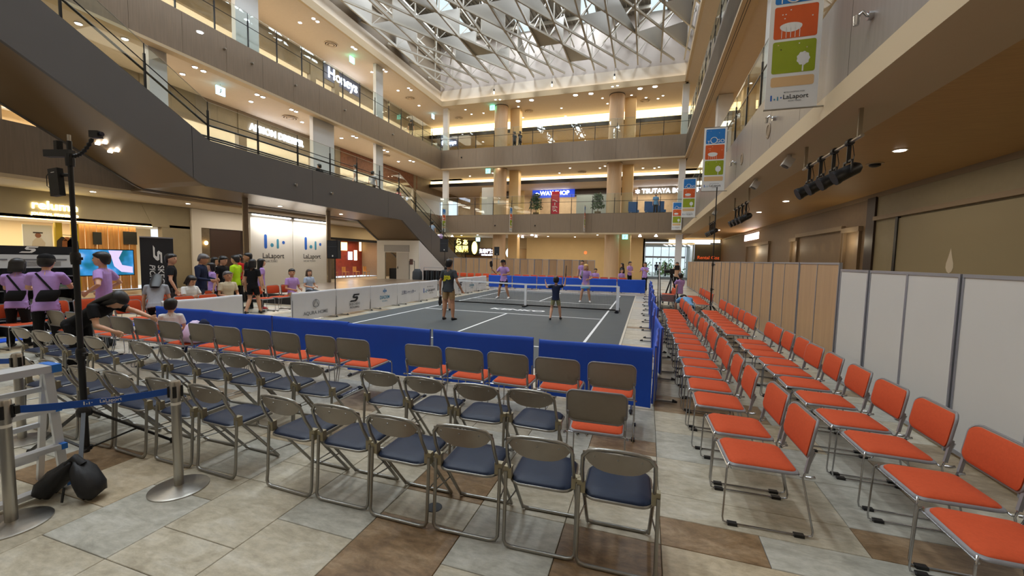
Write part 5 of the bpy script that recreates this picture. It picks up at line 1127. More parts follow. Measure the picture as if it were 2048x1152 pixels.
# green exit signs
exm = mat('exit_green', (120, 255, 226), emit=3.); exw = mat('exit_blue', (150, 226, 255), emit=3.)
for k, (px, py, z, m_, a) in enumerate(((977, 208, Z3-.25, exm, 0), (974, 341, Z2-.25, exm, 0), (441, 182, Z2-.3, exw, Q), (704, 120, Z3-.3, exm, Q), (866, 233, Z3-.3, exw, Q), (956, 479, Z1-.3, exw, 0), (1249, 472, Z1-.25, exm, 0))):
    p = G(px, py, z); o = thing('exit_sign', (p[0], max(p[1], 20.7) if a == 0 else p[1], z), a, label='%s glowing emergency exit sign hung from the gallery ceilings' % nth(k), cat='exit sign', group='exit signs'); MB().box(-.22, .22, -.03, .03, -.2, .2).obj('panel', m_, o); MB().box(-.01, .01, -.01, .01, .2, .36).obj('hanger', stk, o)
    MB().add([(x*.1, -.033, z_*.1) for x, z_ in ((-.4, -1.2), (.3, -.4), (.1, .5), (.6, .2), (.7, .5), (.2, 1.), (-.5, .6), (-.3, -.2), (-.8, -1.1))], [tuple(range(9))]).obj('running_figure', stk, o)
# ================================================================== PEOPLE
from mathutils.kdtree import KDTree
skinA = mat('skin', (204, 156, 126), .55); skinB = mat('skin_tan', (184, 134, 102), .55)
hairK = mat('hair_black', (20, 17, 17), .45); hairBr = mat('hair_brown', (58, 40, 32), .5); hairBl = mat('hair_blonde', (214, 170, 96), .5); hairGr = mat('hair_grey', (96, 92, 92), .5)
eyem = mat('eye_dark', (24, 18, 16), .3); lipm = mat('lip', (150, 84, 76), .5)
def clothm(n, c): return mat('cloth_'+n, c, .85, var=.06, scale=14, bump=.12, bscale=24, spec=.2)
purple = clothm('purple', (176, 142, 204)); blackc = clothm('black', (24, 24, 26)); navy = clothm('navy', (34, 42, 66)); khaki = clothm('khaki', (168, 138, 96)); whitec = clothm('white', (222, 222, 220)); greyc = clothm('charcoal', (66, 70, 74)); cream = clothm('cream', (206, 194, 166)); neon = clothm('neon', (186, 230, 40)); denim = clothm('denim', (62, 74, 92)); lblu = clothm('lightblue', (112, 160, 206)); redc = clothm('red', (188, 44, 40)); olive = clothm('olive', (150, 150, 112)); skyb = clothm('sky', (108, 172, 214)); pat = clothm('pattern', (170, 184, 206)); shoeW = mat('shoe_white', (226, 226, 226), .6); shoeK = mat('shoe_black', (26, 26, 28), .6); shoeR = mat('shoe_red', (190, 40, 44), .6)
def ring(c, u, v, a, b, n=14): return [c+u*(a*math.cos(t))+v*(b*math.sin(t)) for t in [2*math.pi*k/n for k in range(n)]]
class Body:
    def __init__(s): s.mb = MB(); s.pts = []
    def loft(s, secs, lab, n=14, sub=3):
        """secs: list of (centre, u, v, a, b); interpolated"""
        R_ = []
        for (c0, u0, v0, a0, b0), (c1, u1, v1, a1, b1) in zip(secs[:-1], secs[1:]):
            for k in range(sub):
                t = k/sub; R_.append(ring(c0.lerp(c1, t), u0.lerp(u1, t).normalized(), v0.lerp(v1, t).normalized(), a0+(a1-a0)*t, b0+(b1-b0)*t, n))
        c, u, v, a, b = secs[-1]; R_.append(ring(c, u, v, a, b, n))
        s.mb.loft(R_); s.pts += [(p, lab) for r in R_ for p in r]+[(sum(r, Vector())/len(r), lab) for r in R_]
    def limb(s, P, rad, lab, sub=4):
        secs = []
        for i, p in enumerate(P):
            d = (P[min(i+1, len(P)-1)]-P[max(i-1, 0)]).normalized(); q = Vector((0, 1, 0)) if abs(d.y) < .8 else Vector((0, 0, 1)); u = d.cross(q).normalized(); v = d.cross(u)
            secs.append((p, u, v, rad[i], rad[i]))
        s.loft(secs, lab, 10, sub)
    def ball(s, c, r, lab, sx=1, sy=1, sz=1, Mx=None):
        secs = []; U, V = Vector((1, 0, 0)), Vector((0, 1, 0)); Wv = Vector((0, 0, 1))
        if Mx is not None: U, V, Wv = Mx[0], Mx[1], Mx[2]
        for k in range(7):
            t = -1+2*k/6; q = math.sqrt(max(0.01, 1-t*t)); secs.append((c+Wv*(r*sz*t), U, V, r*sx*q, r*sy*q))
        s.loft(secs, lab, 10, 1)
DA = ((.035, -.005, -.165), (.045, .03, -.31)); DLg = ((.012, .012, -.235), (.02, -.012, -.472))
REM = None
def person(loc, yaw, h, label, shirt, pants, skin=None, hair=None, style='short', shoes=None, legs='long', sleeve='short', armR=DA, armL=DA, legR=DLg, legL=DLg, hip=.52, lean=0., side=0., nod=0., look=0., vox=.014, fat=1., group=None, hemlow=0., loose=1., face=True, cap=None):
    skin = skin or skinA; hair = hair or hairK; shoes = shoes or shoeK
    mats = [shirt, skin, pants, shoes]; SH, SK, PA, SO = 0, 1, 2, 3
    B = Body(); V = Vector; H = h
    hc = V((0, 0, hip*H)); up = V((math.sin(side), math.sin(lean), math.cos(lean)*math.cos(side))).normalized(); rt = (V((1, 0, 0))-up*up.x).normalized(); fr = up.cross(rt)*1.0
    fr = -rt.cross(up)*-1 if False else up.cross(rt)
    if fr.y < 0: fr = -fr
    def sp(t): return hc+up*((t-.52)*H)        # point on the spine (standing fractions)
    w = fat
    tors = [(.475-hemlow, .088*loose, .066*loose), (.53, .090, .066), (.60, .082, .06), (.67, .088, .06), (.74, .100, .064), (.79, .104, .060), (.825, .078, .046), (.845, .042, .036)]
    B.loft([(sp(t)+fr*(.006*H if t > .7 else 0), rt, fr, a*H*w, b*H*w) for t, a, b in tors], SH, 18)
    B.loft([(hc+V((0, 0, (z)*H)), V((1, 0, 0)), V((0, 1, 0)), a*H*w, b*H*w) for z, a, b in ((-.045, .070, .055), (-.01, .084, .062), (.04, .082, .058))], PA, 16)
    # neck + head
    nb = sp(.835); hu = (up*math.cos(nod)+fr*math.sin(nod)).normalized(); hf = (fr*math.cos(nod)-up*math.sin(nod)).normalized(); hr = hf.cross(hu)
    if look: q = Matrix.Rotation(look, 3, hu); hf = q @ hf; hr = q @ hr
    neck_t = nb+(up*.6+hu*.4)*.045*H
    B.loft([(nb-up*.02*H, rt, fr, .036*H, .034*H), (neck_t, hr, hf, .030*H, .032*H), (neck_t+hu*.03*H, hr, hf, .030*H, .033*H)], SK, 12)
    hb = neck_t-hu*.008*H+hf*.008*H; hs = H*(.144 if h > 1.35 else .165)
    hd = [(0, .16, .20, .13), (.10, .26, .31, .10), (.24, .33, .39, .06), (.42, .37, .44, .02), (.60, .385, .46, -.01), (.76, .37, .44, -.02), (.89, .29, .35, -.02), (.97, .16, .2, -.02), (1.0, .05, .06, -.02)]
    HD = [(hb+hu*(t*hs)+hf*(o*hs), hr, hf, a*hs, b*hs) for t, a, b, o in hd]
    B.loft(HD, SK, 16, 2)
    B.ball(hb+hu*(.40*hs)+hf*(.47*hs), .075*hs, SK, .8, 1.1, 1.3, (hr, hf, hu))
    for s_ in (-1, 1): B.ball(hb+hu*(.46*hs)+hr*(s_*.385*hs)-hf*(.02*hs), .085*hs, SK, .45, .8, 1.25, (hr, hf, hu))
    # arms
    hands = []
    for s_, A_ in ((1, armR), (-1, armL)):
        sh = sp(.805)+rt*(s_*.100*H*w)
        def off(o): return V((s_*o[0]*H, o[1]*H, o[2]*H))
        e, wr = sh+off(A_[0]), sh+off(A_[1]); r1 = .030*H*(.9+.1*w)
        B.limb([sh-rt*(s_*.035*H), sh, sh.lerp(e, .3), sh.lerp(e, .62)], [.036*H, .038*H, .035*H*loose, .034*H*loose], SH)
        if sleeve == 'long': B.limb([sh.lerp(e, .6), e, e.lerp(wr, .5), wr], [.032*H, .028*H, .024*H, .020*H], SH)
        else: B.limb([sh.lerp(e, .5), e, e.lerp(wr, .35), e.lerp(wr, .75), wr], [.024*H, .0215*H, .0215*H, .0175*H, .015*H], SK)
        d = (wr-e).normalized(); q = d.cross(V((s_, 0, 0))); q = q.normalized() if q.length > .1 else V((0, 0, 1)); n_ = d.cross(q)
        pc = wr+d*.026*H; B.loft([(wr, q, n_, .016*H, .012*H), (pc, q, n_, .023*H, .012*H), (wr+d*.052*H, q, n_, .022*H, .010*H)], SK, 10, 2)
        for k in range(4):
            f0 = wr+d*.048*H+q*((k-1.5)*.0115*H); L_ = (.040, .046, .043, .034)[k]*H; f1 = f0+d*L_*.55+n_*(-.006*H*s_); f2 = f0+d*L_*.85+n_*(-.018*H*s_)
            B.limb([f0, f1, f2], [.0062*H, .0058*H, .005*H], SK, 2)
        th0 = wr+d*.018*H+q*.018*H; B.limb([th0, th0+q*.014*H+d*.018*H, th0+q*.016*H+d*.036*H], [.0075*H, .007*H, .0055*H], SK, 2)
        hands.append((wr, d, q, n_))
    # legs
    for s_, Lg in ((1, legR), (-1, legL)):
        hj = hc+V((s_*.048*H, 0, -.005*H)); k_ = hj+V((s_*Lg[0][0]*H, Lg[0][1]*H, Lg[0][2]*H)); an = hj+V((s_*Lg[1][0]*H, Lg[1][1]*H, Lg[1][2]*H))
        lm = SK if legs in ('short', 'skirt') else PA
        B.limb([hj, hj.lerp(k_, .3), hj.lerp(k_, .72)], [.054*H*w, .053*H*w, (.046 if legs == 'short' else .042)*H*w], PA if legs != 'skirt' else SK)
        B.limb([hj.lerp(k_, .62), k_, k_.lerp(an, .32), k_.lerp(an, .8), an], [.039*H, .034*H, .036*H, .025*H, .022*H] if lm == SK else [.043*H, .039*H, .038*H, .034*H, .033*H], lm)
        fd = V((s_*.18, 1, 0)).normalized(); fr2 = V((fd.y, -fd.x, 0))
        bz = an.z-.040*H
        c0 = V((an.x, an.y, 0))
        B.loft([(c0-fd*.035*H+V((0, 0, bz+.02*H)), fr2, V((0, 0, 1)), .012*H, .018*H), (c0-fd*.02*H+V((0, 0, bz+.028*H)), fr2, V((0, 0, 1)), .023*H, .028*H), (c0+fd*.03*H+V((0, 0, bz+.024*H)), fr2, V((0, 0, 1)), .026*H, .024*H), (c0+fd*.08*H+V((0, 0, bz+.015*H)), fr2, V((0, 0, 1)), .027*H, .015*H), (c0+fd*.112*H+V((0, 0, bz+.011*H)), fr2, V((0, 0, 1)), .015*H, .010*H)], SO, 12)
    if legs == 'skirt': B.loft([(hc+V((0, 0, z*H)), V((1, 0, 0)), V((0, 1, 0)), a*H, b*H) for z, a, b in ((.04, .078, .058), (-.04, .105, .085), (-.14, .135, .115), (-.145, .12, .10))], PA, 20)
    # one continuous surface
    me = B.mb.mesh('person', mats); tmp = bpy.data.objects.new('tmp', me)
    md = tmp.modifiers.new('r', 'REMESH'); md.mode = 'VOXEL'; md.voxel_size = vox*h/1.7; sm_ = tmp.modifiers.new('s', 'SMOOTH'); sm_.iterations = 2; sm_.factor = .5
    out = bake(tmp); bpy.data.meshes.remove(me)
    hem = (.475-hemlow-.52)*H
    B.pts = [q for q in B.pts if not (q[1] == PA and (q[0]-hc).dot(up) > hem and ((q[0]-hc)-up*((q[0]-hc).dot(up))).length < .098*H*w)]
    kd = KDTree(len(B.pts))
    for i, (p, l) in enumerate(B.pts): kd.insert(p, i)
    kd.balance(); out.materials.clear()
    for m_ in mats: out.materials.append(m_)
    for pl in out.polygons:
        pl.material_index = B.pts[kd.find(pl.center)[1]][1]; pl.use_smooth = True
    out.name = 'person'
    o = thing('person', loc, yaw, label=label, cat='person', group=group); link('body', out, o)
    # hair / cap as its own cover over the head rings
    hm = MB(); k1 = 1.13
    def hring(t, a, b, o_): return ring(hb+hu*(t*hs)+hf*(o_*hs), hr, hf, a*hs, b*hs, 18)
    if style != 'bald':
        low = {'short': .40, 'bob': .02, 'long': .0, 'boy': .30}[style]
        prof = [(.10, .26, .10, -.30), (.24, .37, .20, -.26), (.40, .41, .30, -.21), (.50, .425, .37, -.15), (.62, .43, .46, -.08), (.78, .425, .50, -.03), (.92, .34, .42, -.03), (1.02, .2, .25, -.03), (1.055, .05, .06, -.03)]
        hm.loft([hring(*p_) for p_ in prof]); ho = hm.obj('hair', hair, o, smooth=80)
        if style in ('bob', 'long'):
            z2 = -.12 if style == 'bob' else -1.0
            MB().loft([hring(.72, .43, .36, -.16), hring(.2, .45, .26, -.26), hring(z2*.5, .46, .2, -.34), hring(z2, .36, .12, -.38)]).obj('hair_length', hair, ho, smooth=80)
            for s_ in (-1, 1): MB().loft([[p+hr*(s_*.33*hs) for p in ring(hb+hu*(t*hs)+hf*(o_*hs), hr, hf, a*hs, b*hs, 10)] for t, a, b, o_ in ((.8, .08, .2, .05), (.45, .10, .2, .04), (.0, .10, .16, -.02), (max(z2, -.3), .05, .08, -.05))]).obj('hair_lock', hair, ho, smooth=80)
        else: MB().loft([hring(.76, .34, .08, .34), hring(.84, .32, .12, .31), hring(.92, .26, .12, .26)]).obj('fringe', hair, ho, smooth=80)
    if cap:
        c_ = MB().loft([hring(.66, .44, .52, -.02), hring(.80, .44, .52, -.03), hring(.96, .36, .44, -.03), hring(1.07, .12, .15, -.03)]).obj('cap', cap, o, smooth=80)
        MB().loft([[p+hu*(.0) for p in ring(hb+hu*(t*hs)+hf*(.55*hs), hr, hf, .34*hs, .32*hs, 14)] for t in (.68, .71)]).obj('brim', cap, c_, smooth=40)
    if face:
        for s_ in (-1, 1): MB().lathe([(.055*hs, 0), (.04*hs, .02*hs), (.01*hs, .03*hs)], 8, Mx=Matrix.Translation(hb+hu*(.52*hs)+hr*(s_*.16*hs)+hf*(.405*hs)) @ Matrix((hr, hu, hf)).transposed().to_4x4()).obj('eye', eyem, o)
        MB().box(-.11*hs, .11*hs, -.018*hs, .018*hs, -.01*hs, .02*hs, Mx=Matrix.Translation(hb+hu*(.20*hs)+hf*(.425*hs)) @ Matrix((hr, hu, hf)).transposed().to_4x4()).obj('mouth', lipm, o)
    o_info = dict(obj=o, hands=hands, sp=sp, rt=rt, fr=fr, up=up, hb=hb, hs=hs, hu=hu, hf=hf, hr=hr, H=H)
    return o_info
def facing(p, q): return math.atan2(-(q[0]-p[0]), q[1]-p[1])
def lanyard(P, m=None):
    sp, fr, rt, H = P['sp'], P['fr'], P['rt'], P['H']
    MB().tube([sp(.84)+rt*(-.04*H)-fr*.01*H, sp(.79)+rt*(-.035*H)+fr*.066*H, sp(.66)+fr*.074*H, sp(.79)+rt*(.035*H)+fr*.066*H, sp(.84)+rt*(.04*H)-fr*.01*H], .004, 5).obj('lanyard', m or navy, P['obj'])
    c = sp(.635)+fr*.078*H; MB().box(-.035, .035, -.004, .004, -.045, .045, Mx=Matrix.Translation(c)).obj('name_card', stk, P['obj'])
PADL = iter(('dark paddle held low by the man in dark tee', 'black paddle raised by the boy at the net', 'dark paddle held up by the man in black cap', 'grey paddle held by the woman in light blue skirt'))
def paddle(P, side, length=.22, m=None, flip=1):
    wr, d, q, n_ = P['hands'][side]; c = wr+d*.05*P['H']; dv_ = (d*.35+Vector((0, 0, flip))).normalized() if flip else d; q2 = dv_.cross(n_).normalized() if dv_.cross(n_).length > .1 else q
    Mp = P['obj'].matrix_world @ (Matrix.Translation(c) @ Matrix((q2, dv_, q2.cross(dv_))).transposed().to_4x4())
    o = thing('paddle', Mx=Mp, label=next(PADL), cat='paddle', group='pickleball paddles')
    hb_ = [(x, y+.24) for x, y in rrect(.19, .26, .06, 4)]
    MB().prism([(x, y, -.006) for x, y in hb_], (0, 0, .012)).obj('blade', m or blackm, o); MB().tube([(0, -.06, 0), (0, .13, 0)], .014, 8).obj('grip', blackm, o); return o
def strap_bag(P, m, side=1, back=True):
    sp, fr, rt, H = P['sp'], P['fr'], P['rt'], P['H']; k = -1 if back else 1
    MB().bar(sp(.82)+rt*(-side*.06*H)+fr*(k*.052*H), sp(.60)+rt*(side*.085*H)+fr*(k*.078*H), .028, .008, up=tuple(fr)).obj('strap', m, P['obj'])
    b = MB(); c = sp(.585)+rt*(side*.04*H)+fr*(k*.115*H)
    b.loft([[c+rt*(x*.13*(.7+.3*w_)+z*.3)+P['up']*z+fr*(y*w_*.05) for x, y in rrect(2, 2, .9, 4)] for z, w_ in ((-.10, .5), (-.06, .95), (.03, 1), (.09, .6))]); b.obj('shoulder_bag', m, P['obj'], smooth=60)
def gp(px, py): return tuple(G(px, py))
def atp(px, d): return tuple(AT(px, d))
UPA = lambda *a: a
CAMP = (CAM[0], CAM[1])
fc = lambda p, da=0.: facing(p, CAMP)+da
SITL = ((.03, .235, -.01), (.03, .235, -.245)); SIT = dict(hip=.275, legR=SITL, legL=SITL)
LAP = ((.04, .02, -.165), (-.02, .16, -.19))
# --- players
p = gp(897, 640); P = person(p, 0.03, 1.72, 'man in dark tee with yellow back print and khaki shorts, on court', greyc, khaki, skinB, hairK, 'short', shoeK, 'short', armL=((.05, -.01, -.165), (.07, .03, -.31)), armR=((.06, -.02, -.16), (.10, .06, -.29)), legR=((.02, .01, -.235), (.035, -.012, -.472)), legL=((.02, .01, -.235), (.035, -.012, -.472)), vox=.009, face=False, loose=1.06)
yp = mat('print_yellow', (206, 196, 40), .7)
pr = MB(); rnd = random.Random(2)
for (x, z, w_, hh) in ((-.055, .13, .05, .035), (.03, .135, .06, .03), (-.03, .09, .07, .03), (.055, .085, .05, .035), (-.075, .05, .035, .04), (-.10, .02, .03, .02)):
    pr.prism([(x-w_, 0, z-hh), (x-w_*.2, 0, z-hh*1.3), (x+w_, 0, z-hh*.6), (x+w_*.8, 0, z+hh), (x, 0, z+hh*.7), (x-w_*.8, 0, z+hh*1.1)], (0, .01, 0))
pr.obj('back_print', yp, P['obj'], Mx=Matrix.Translation((0, -.112, 1.12)), kind='stuff'); paddle(P, 1, flip=-1)
p = gp(893, 621); person(p, .5, 1.48, 'short dark-haired person half hidden behind the man in dark tee', blackc, greyc, hair=hairK, style='bob', legs='short', vox=.014, face=False)
p = gp(1110, 640); P = person(p, .15, 1.25, 'boy in navy tee raising a black paddle at the net', navy, olive, skinA, hairK, 'boy', shoeK, 'short', armR=((.10, .04, .02), (.115, .06, .15)), armL=((.12, .06, -.04), (.16, .12, .08)), legR=((.05, .03, -.23), (.075, .06, -.46)), legL=((.04, .02, -.235), (.06, -.10, -.46)), lean=.08, vox=.009, face=False, loose=1.1); paddle(P, 0)
p = gp(1007, 597); P = person(p, math.pi-.1, 1.74, 'man in purple tee and black cap holding a paddle beyond the net', purple, blackc, skinB, hairK, 'short', shoeW, 'short', armR=((.09, .05, -.14), (.12, .16, -.06)), armL=((.08, .02, -.15), (.02, .15, -.16)), legR=((.05, .04, -.23), (.10, .0, -.45)), legL=((.05, .04, -.23), (.10, .0, -.45)), hip=.50, lean=.12, cap=blackc, vox=.012, loose=1.1); paddle(P, 0)
p = gp(1170, 605); P = person(p, math.pi+.1, 1.60, 'woman with blonde bob, purple tee and light blue skirt beyond the net', purple, skyb, skinA, hairBl, 'bob', shoeW, 'skirt', armR=((.07, .03, -.15), (.02, .17, -.17)), armL=((.06, .05, -.15), (-.03, .19, -.18)), legR=((.04, .03, -.235), (.075, .0, -.468)), legL=((.04, .03, -.235), (.075, .0, -.468)), lean=.1, vox=.012); paddle(P, 0, m=mat('paddle_grey', (110, 116, 124), .6))
# --- far side
p = atp(1163, 25.4); P = person(p, math.pi, 1.74, 'man in purple tee with lanyard standing behind the far barrier', purple, blackc); lanyard(P)
p = atp(1190, 25.9); person(p, math.pi, 1.66, 'seated person in purple tee with black bag by the folding screen', purple, blackc, **SIT, armR=LAP, armL=LAP)
p = atp(1242, 26.4); person(p, math.pi+.6, 1.66, 'seated person in purple tee before the woman in black', purple, blackc, **SIT, armR=LAP, armL=LAP)
p = atp(1243, 28.2); person(p, math.pi-.9, 1.60, 'woman with long hair in black beside the far column', blackc, blackc, hair=hairK, style='long', sleeve='long')
p = atp(1258, 28.0); person(p, math.pi+.8, 1.72, 'man in purple tee standing by the dark notice near the far column', purple, blackc, armR=LAP, armL=LAP)
p = atp(1288, 25.0); person(p, math.pi-.4, 1.70, 'man in purple tee holding a device beside the entrance', purple, blackc, armR=((.05, .08, -.13), (.0, .17, -.08)), armL=((.05, .08, -.13), (.0, .17, -.08)))
p = atp(1352, 27.0); person(p, math.pi-.3, 1.74, 'person in tan top standing by the poster rack near the entrance', clothm('tan', (186, 150, 122)), blackc, skinB)
p = (8.62, 6.0, 0); person((8.75, 4.6, 0), .55, 1.66, 'cameraman in purple tee behind the video tripod', purple, blackc, hip=.29, legR=((.03, .235, -.01), (.03, .235, -.26)), legL=((.03, .235, -.01), (.03, .235, -.26)), armR=((.05, .08, -.13), (.0, .17, -.05)), armL=((.05, .08, -.13), (.0, .17, -.05)), face=False)
person((8.62, -1.15, 0), .2, 1.66, 'crouching man in light blue tee between the orange chair blocks', lblu, blackc, hair=hairK, hip=.26, lean=1.15, nod=.5, legR=((.05, .17, .03), (.05, .02, -.215)), legL=((.05, .17, .03), (.05, .02, -.215)), armR=((.04, .12, -.10), (.03, .16, -.24)), armL=((.04, .12, -.10), (.03, .16, -.24)), vox=.012, face=False, loose=1.12)
for k, (px, d, m_) in enumerate(((1312, 52, navy), (1318, 55, whitec), (1330, 50, greyc))): person(atp(px, d), .5*k, 1.68, ('dark clothed walker outside the entrance glass', 'walker in white outside the entrance glass', 'walker in grey outside the entrance glass')[k], m_, greyc, vox=.02, face=False)
# --- shoe booth side
HIPS = dict(armR=((.11, -.05, -.12), (.045, .07, -.20)), armL=((.11, -.05, -.12), (.045, .07, -.20)))
p = atp(214, 7.65); P = person(p, 2.25, 1.74, 'young man in purple tee with lanyard, hand on hip by the screen', purple, greyc, skinA, hairK, 'short', shoeK, 'long', **HIPS, vox=.009, loose=1.12, hemlow=.02); lanyard(P)
p = atp(40, 7.6); P = person(p, .75, 1.60, 'long-haired woman in purple tee seen from behind with crossbody strap', purple, blackc, hair=hairK, style='bob', armR=((.04, .10, -.13), (.02, .22, -.12)), armL=((.04, .08, -.14), (.0, .2, -.16)), lean=.12, vox=.011, face=False, loose=1.15, hemlow=.03); strap_bag(P, blackc, 1)
p = atp(98, 7.0); P = person(p, .95, 1.70, 'man in purple tee with black cap and flower-topped shoulder bag', purple, blackc, hair=hairK, armR=((.05, .10, -.13), (.03, .2, -.12)), armL=((.05, .1, -.13), (.02, .22, -.14)), lean=.22, cap=blackc, vox=.011, face=False, loose=1.15, hemlow=.03); strap_bag(P, blackc, 1)
p = atp(346, 10.3); person(p, -.55, 1.72, 'man in black tee standing before the roll-up banner', blackc, greyc, skinA, hairK, armR=((.07, -.01, -.16), (.09, .05, -.30)), look=-.5, vox=.012, loose=1.1)
person((-3.5, -7.56, 0), -Q+.1, 1.60, 'seated woman in white tee looking at her phone', whitec, greyc, hair=hairK, style='bob', **SIT, armR=((.04, .06, -.15), (-.01, .17, -.12)), armL=((.04, .06, -.15), (-.01, .17, -.12)), nod=.45, vox=.011)
person((-3.6, -6.5, 0), -Q-.2, 1.68, 'seated man in cream printed tee wearing a blue face mask', cream, greyc, skinB, hair=hairGr, style='short', **SIT, armR=LAP, armL=LAP, vox=.011)
p = atp(405, 11.0); person(p, -1.0, 1.74, 'man in navy vest with blue sleeves standing with back turned', navy, denim, skinB, hairGr, sleeve='long', armR=LAP, armL=LAP, nod=.4, vox=.014, face=False, fat=1.1)
p = atp(432, 13.2); person(p, -1.2, 1.62, 'woman with dark hair in white top among the standing group', whitec, blackc, style='bob')
p = atp(447, 12.2); person(p, -1.3, 1.68, 'man in black tee in profile among the standing group', blackc, blackc, nod=.2)
p = atp(426, 11.9); person(p, -.3+math.pi, 1.48, 'person in purple tee with lanyard behind the seated group', purple, blackc, style='bob')
p = atp(474, 12.8); person(p, 1.9, 1.70, 'man in neon yellow tee near the brown door', neon, blackc, armR=((.06, .02, -.16), (.04, .14, -.18)))
p = atp(480, 15.0); person(p, math.pi, 1.72, 'person in red top behind the neon yellow tee', redc, blackc, skinB)
p = atp(499, 13.4); person(p, math.pi-.4, 1.78, 'man with short hair facing out behind the woman in shorts', blackc, blackc, skinB)
p = atp(507, 12.2); person(p, .35, 1.60, 'woman in black tee and shorts walking past the white boards', blackc, blackc, skinA, hairK, 'bob', shoeK, 'short', legR=((.012, .06, -.23), (.02, .10, -.46)), legL=((.012, .0, -.235), (.02, -.12, -.455)), vox=.011, face=False)
p = atp(524, 13.4); person(p, -.6, 1.60, 'woman with long black hair in purple tee and red shoes', purple, blackc, skinA, hairK, 'long', shoeR, armR=((.03, -.01, -.165), (.04, .02, -.31)), face=False)
p = atp(313, 8.9); person(p, .9, 1.58, 'person in grey tee bending behind the roll-up banner', clothm('grey', (150, 152, 158)), blackc, style='long', lean=.5, nod=.4, hip=.40, legR=((.02, .12, -.17), (.02, -.02, -.36)), legL=((.02, .12, -.17), (.02, -.02, -.36)))
person((-3.9, -4.05, 0), -Q-.15, 1.70, 'seated man in purple tee with lanyard and name card', purple, khaki, skinB, hairK, **SIT, armR=LAP, armL=LAP, look=-.5, vox=.012)
person((-4.6, -2.6, 0), -Q-.1, 1.60, 'seated woman in blue patterned blouse by the stage', pat, greyc, hair=hairBr, style='bob', hip=.28, legR=SITL, legL=SITL, armR=LAP, armL=LAP, look=-.3)
# --- between the rows
person((-.32, -11.22, 0), -1.25, 1.62, 'woman in black with long hair bending over the orange chairs', blackc, blackc, skinA, hairK, 'long', legs='long', lean=1.0, nod=.1, hip=.47, armR=((.03, .06, -.15), (.02, .20, -.20)), armL=((.06, .13, -.06), (.05, .27, -.11)), legR=((.012, .05, -.215), (.02, -.03, -.425)), legL=((.012, .03, -.215), (.02, -.05, -.425)), vox=.010, face=False, loose=1.15)
person((.34, -10.42, 0), .75, 1.18, 'small child with black hair and white shirt sitting on an orange chair', whitec, navy, skinA, hairK, 'boy', hip=.395, legR=((.03, .2, -.01), (.03, .22, -.22)), legL=((.03, .2, -.01), (.03, .22, -.22)), armR=LAP, armL=LAP, nod=.1, vox=.013, face=False, loose=1.1)
# --- galleries and escalator
person((-8.6, 5.0, 5.22), 2.0, 1.66, 'person in white top with black bag on the escalator landing', whitec, blackc, face=False); person((-8.9, 2.6, 5.22), 1.5, 1.6, 'dark clothed person seated on the escalator landing', blackc, blackc, **SIT, face=False)
person((-8.8, 8.0-1.2, 5.22), .3, 1.70, 'person in grey top walking across the escalator landing', clothm('grey', (150, 152, 158)), blackc, legR=((.012, .06, -.23), (.02, .10, -.46)), legL=((.012, .0, -.235), (.02, -.12, -.455)), face=False)
person((-8.2, 8.6, lz(top, 8.6)-.32), 0, 1.62, 'person in red top at the head of the lower escalator', redc, blackc, face=False)
for k, (y, m_, l) in enumerate(((12.6, pat, 'person in pale blue shirt riding the lower escalator'), (13.9, purple, 'person in lilac top riding the lower escalator'))): person((-7.9, y, lz(top, y)-.32), 0, 1.66, l, m_, blackc, face=False)
p = WY(1311, 420, YF+.7); person((p[0], YF+.7, Z2B-.12), math.pi+.3, 1.74, 'man in light blue shirt at the second floor end balustrade', lblu, blackc, face=False)
for k, (px, m_) in enumerate(((1029, greyc), (1040, blackc))): p = WY(px, 285, YF+1.1); person((p[0], YF+1.1, Z3B-.12), 1.0, 1.62, ('person in grey at the third floor end balustrade', 'person in black at the third floor end balustrade')[k], m_, blackc, face=False)
p = WX(822, 260, XL-.7); person((XL-.7, p[1], Z3B-.12), .4, 1.66, 'dark clothed person walking along the third floor gallery', blackc, blackc, face=False)
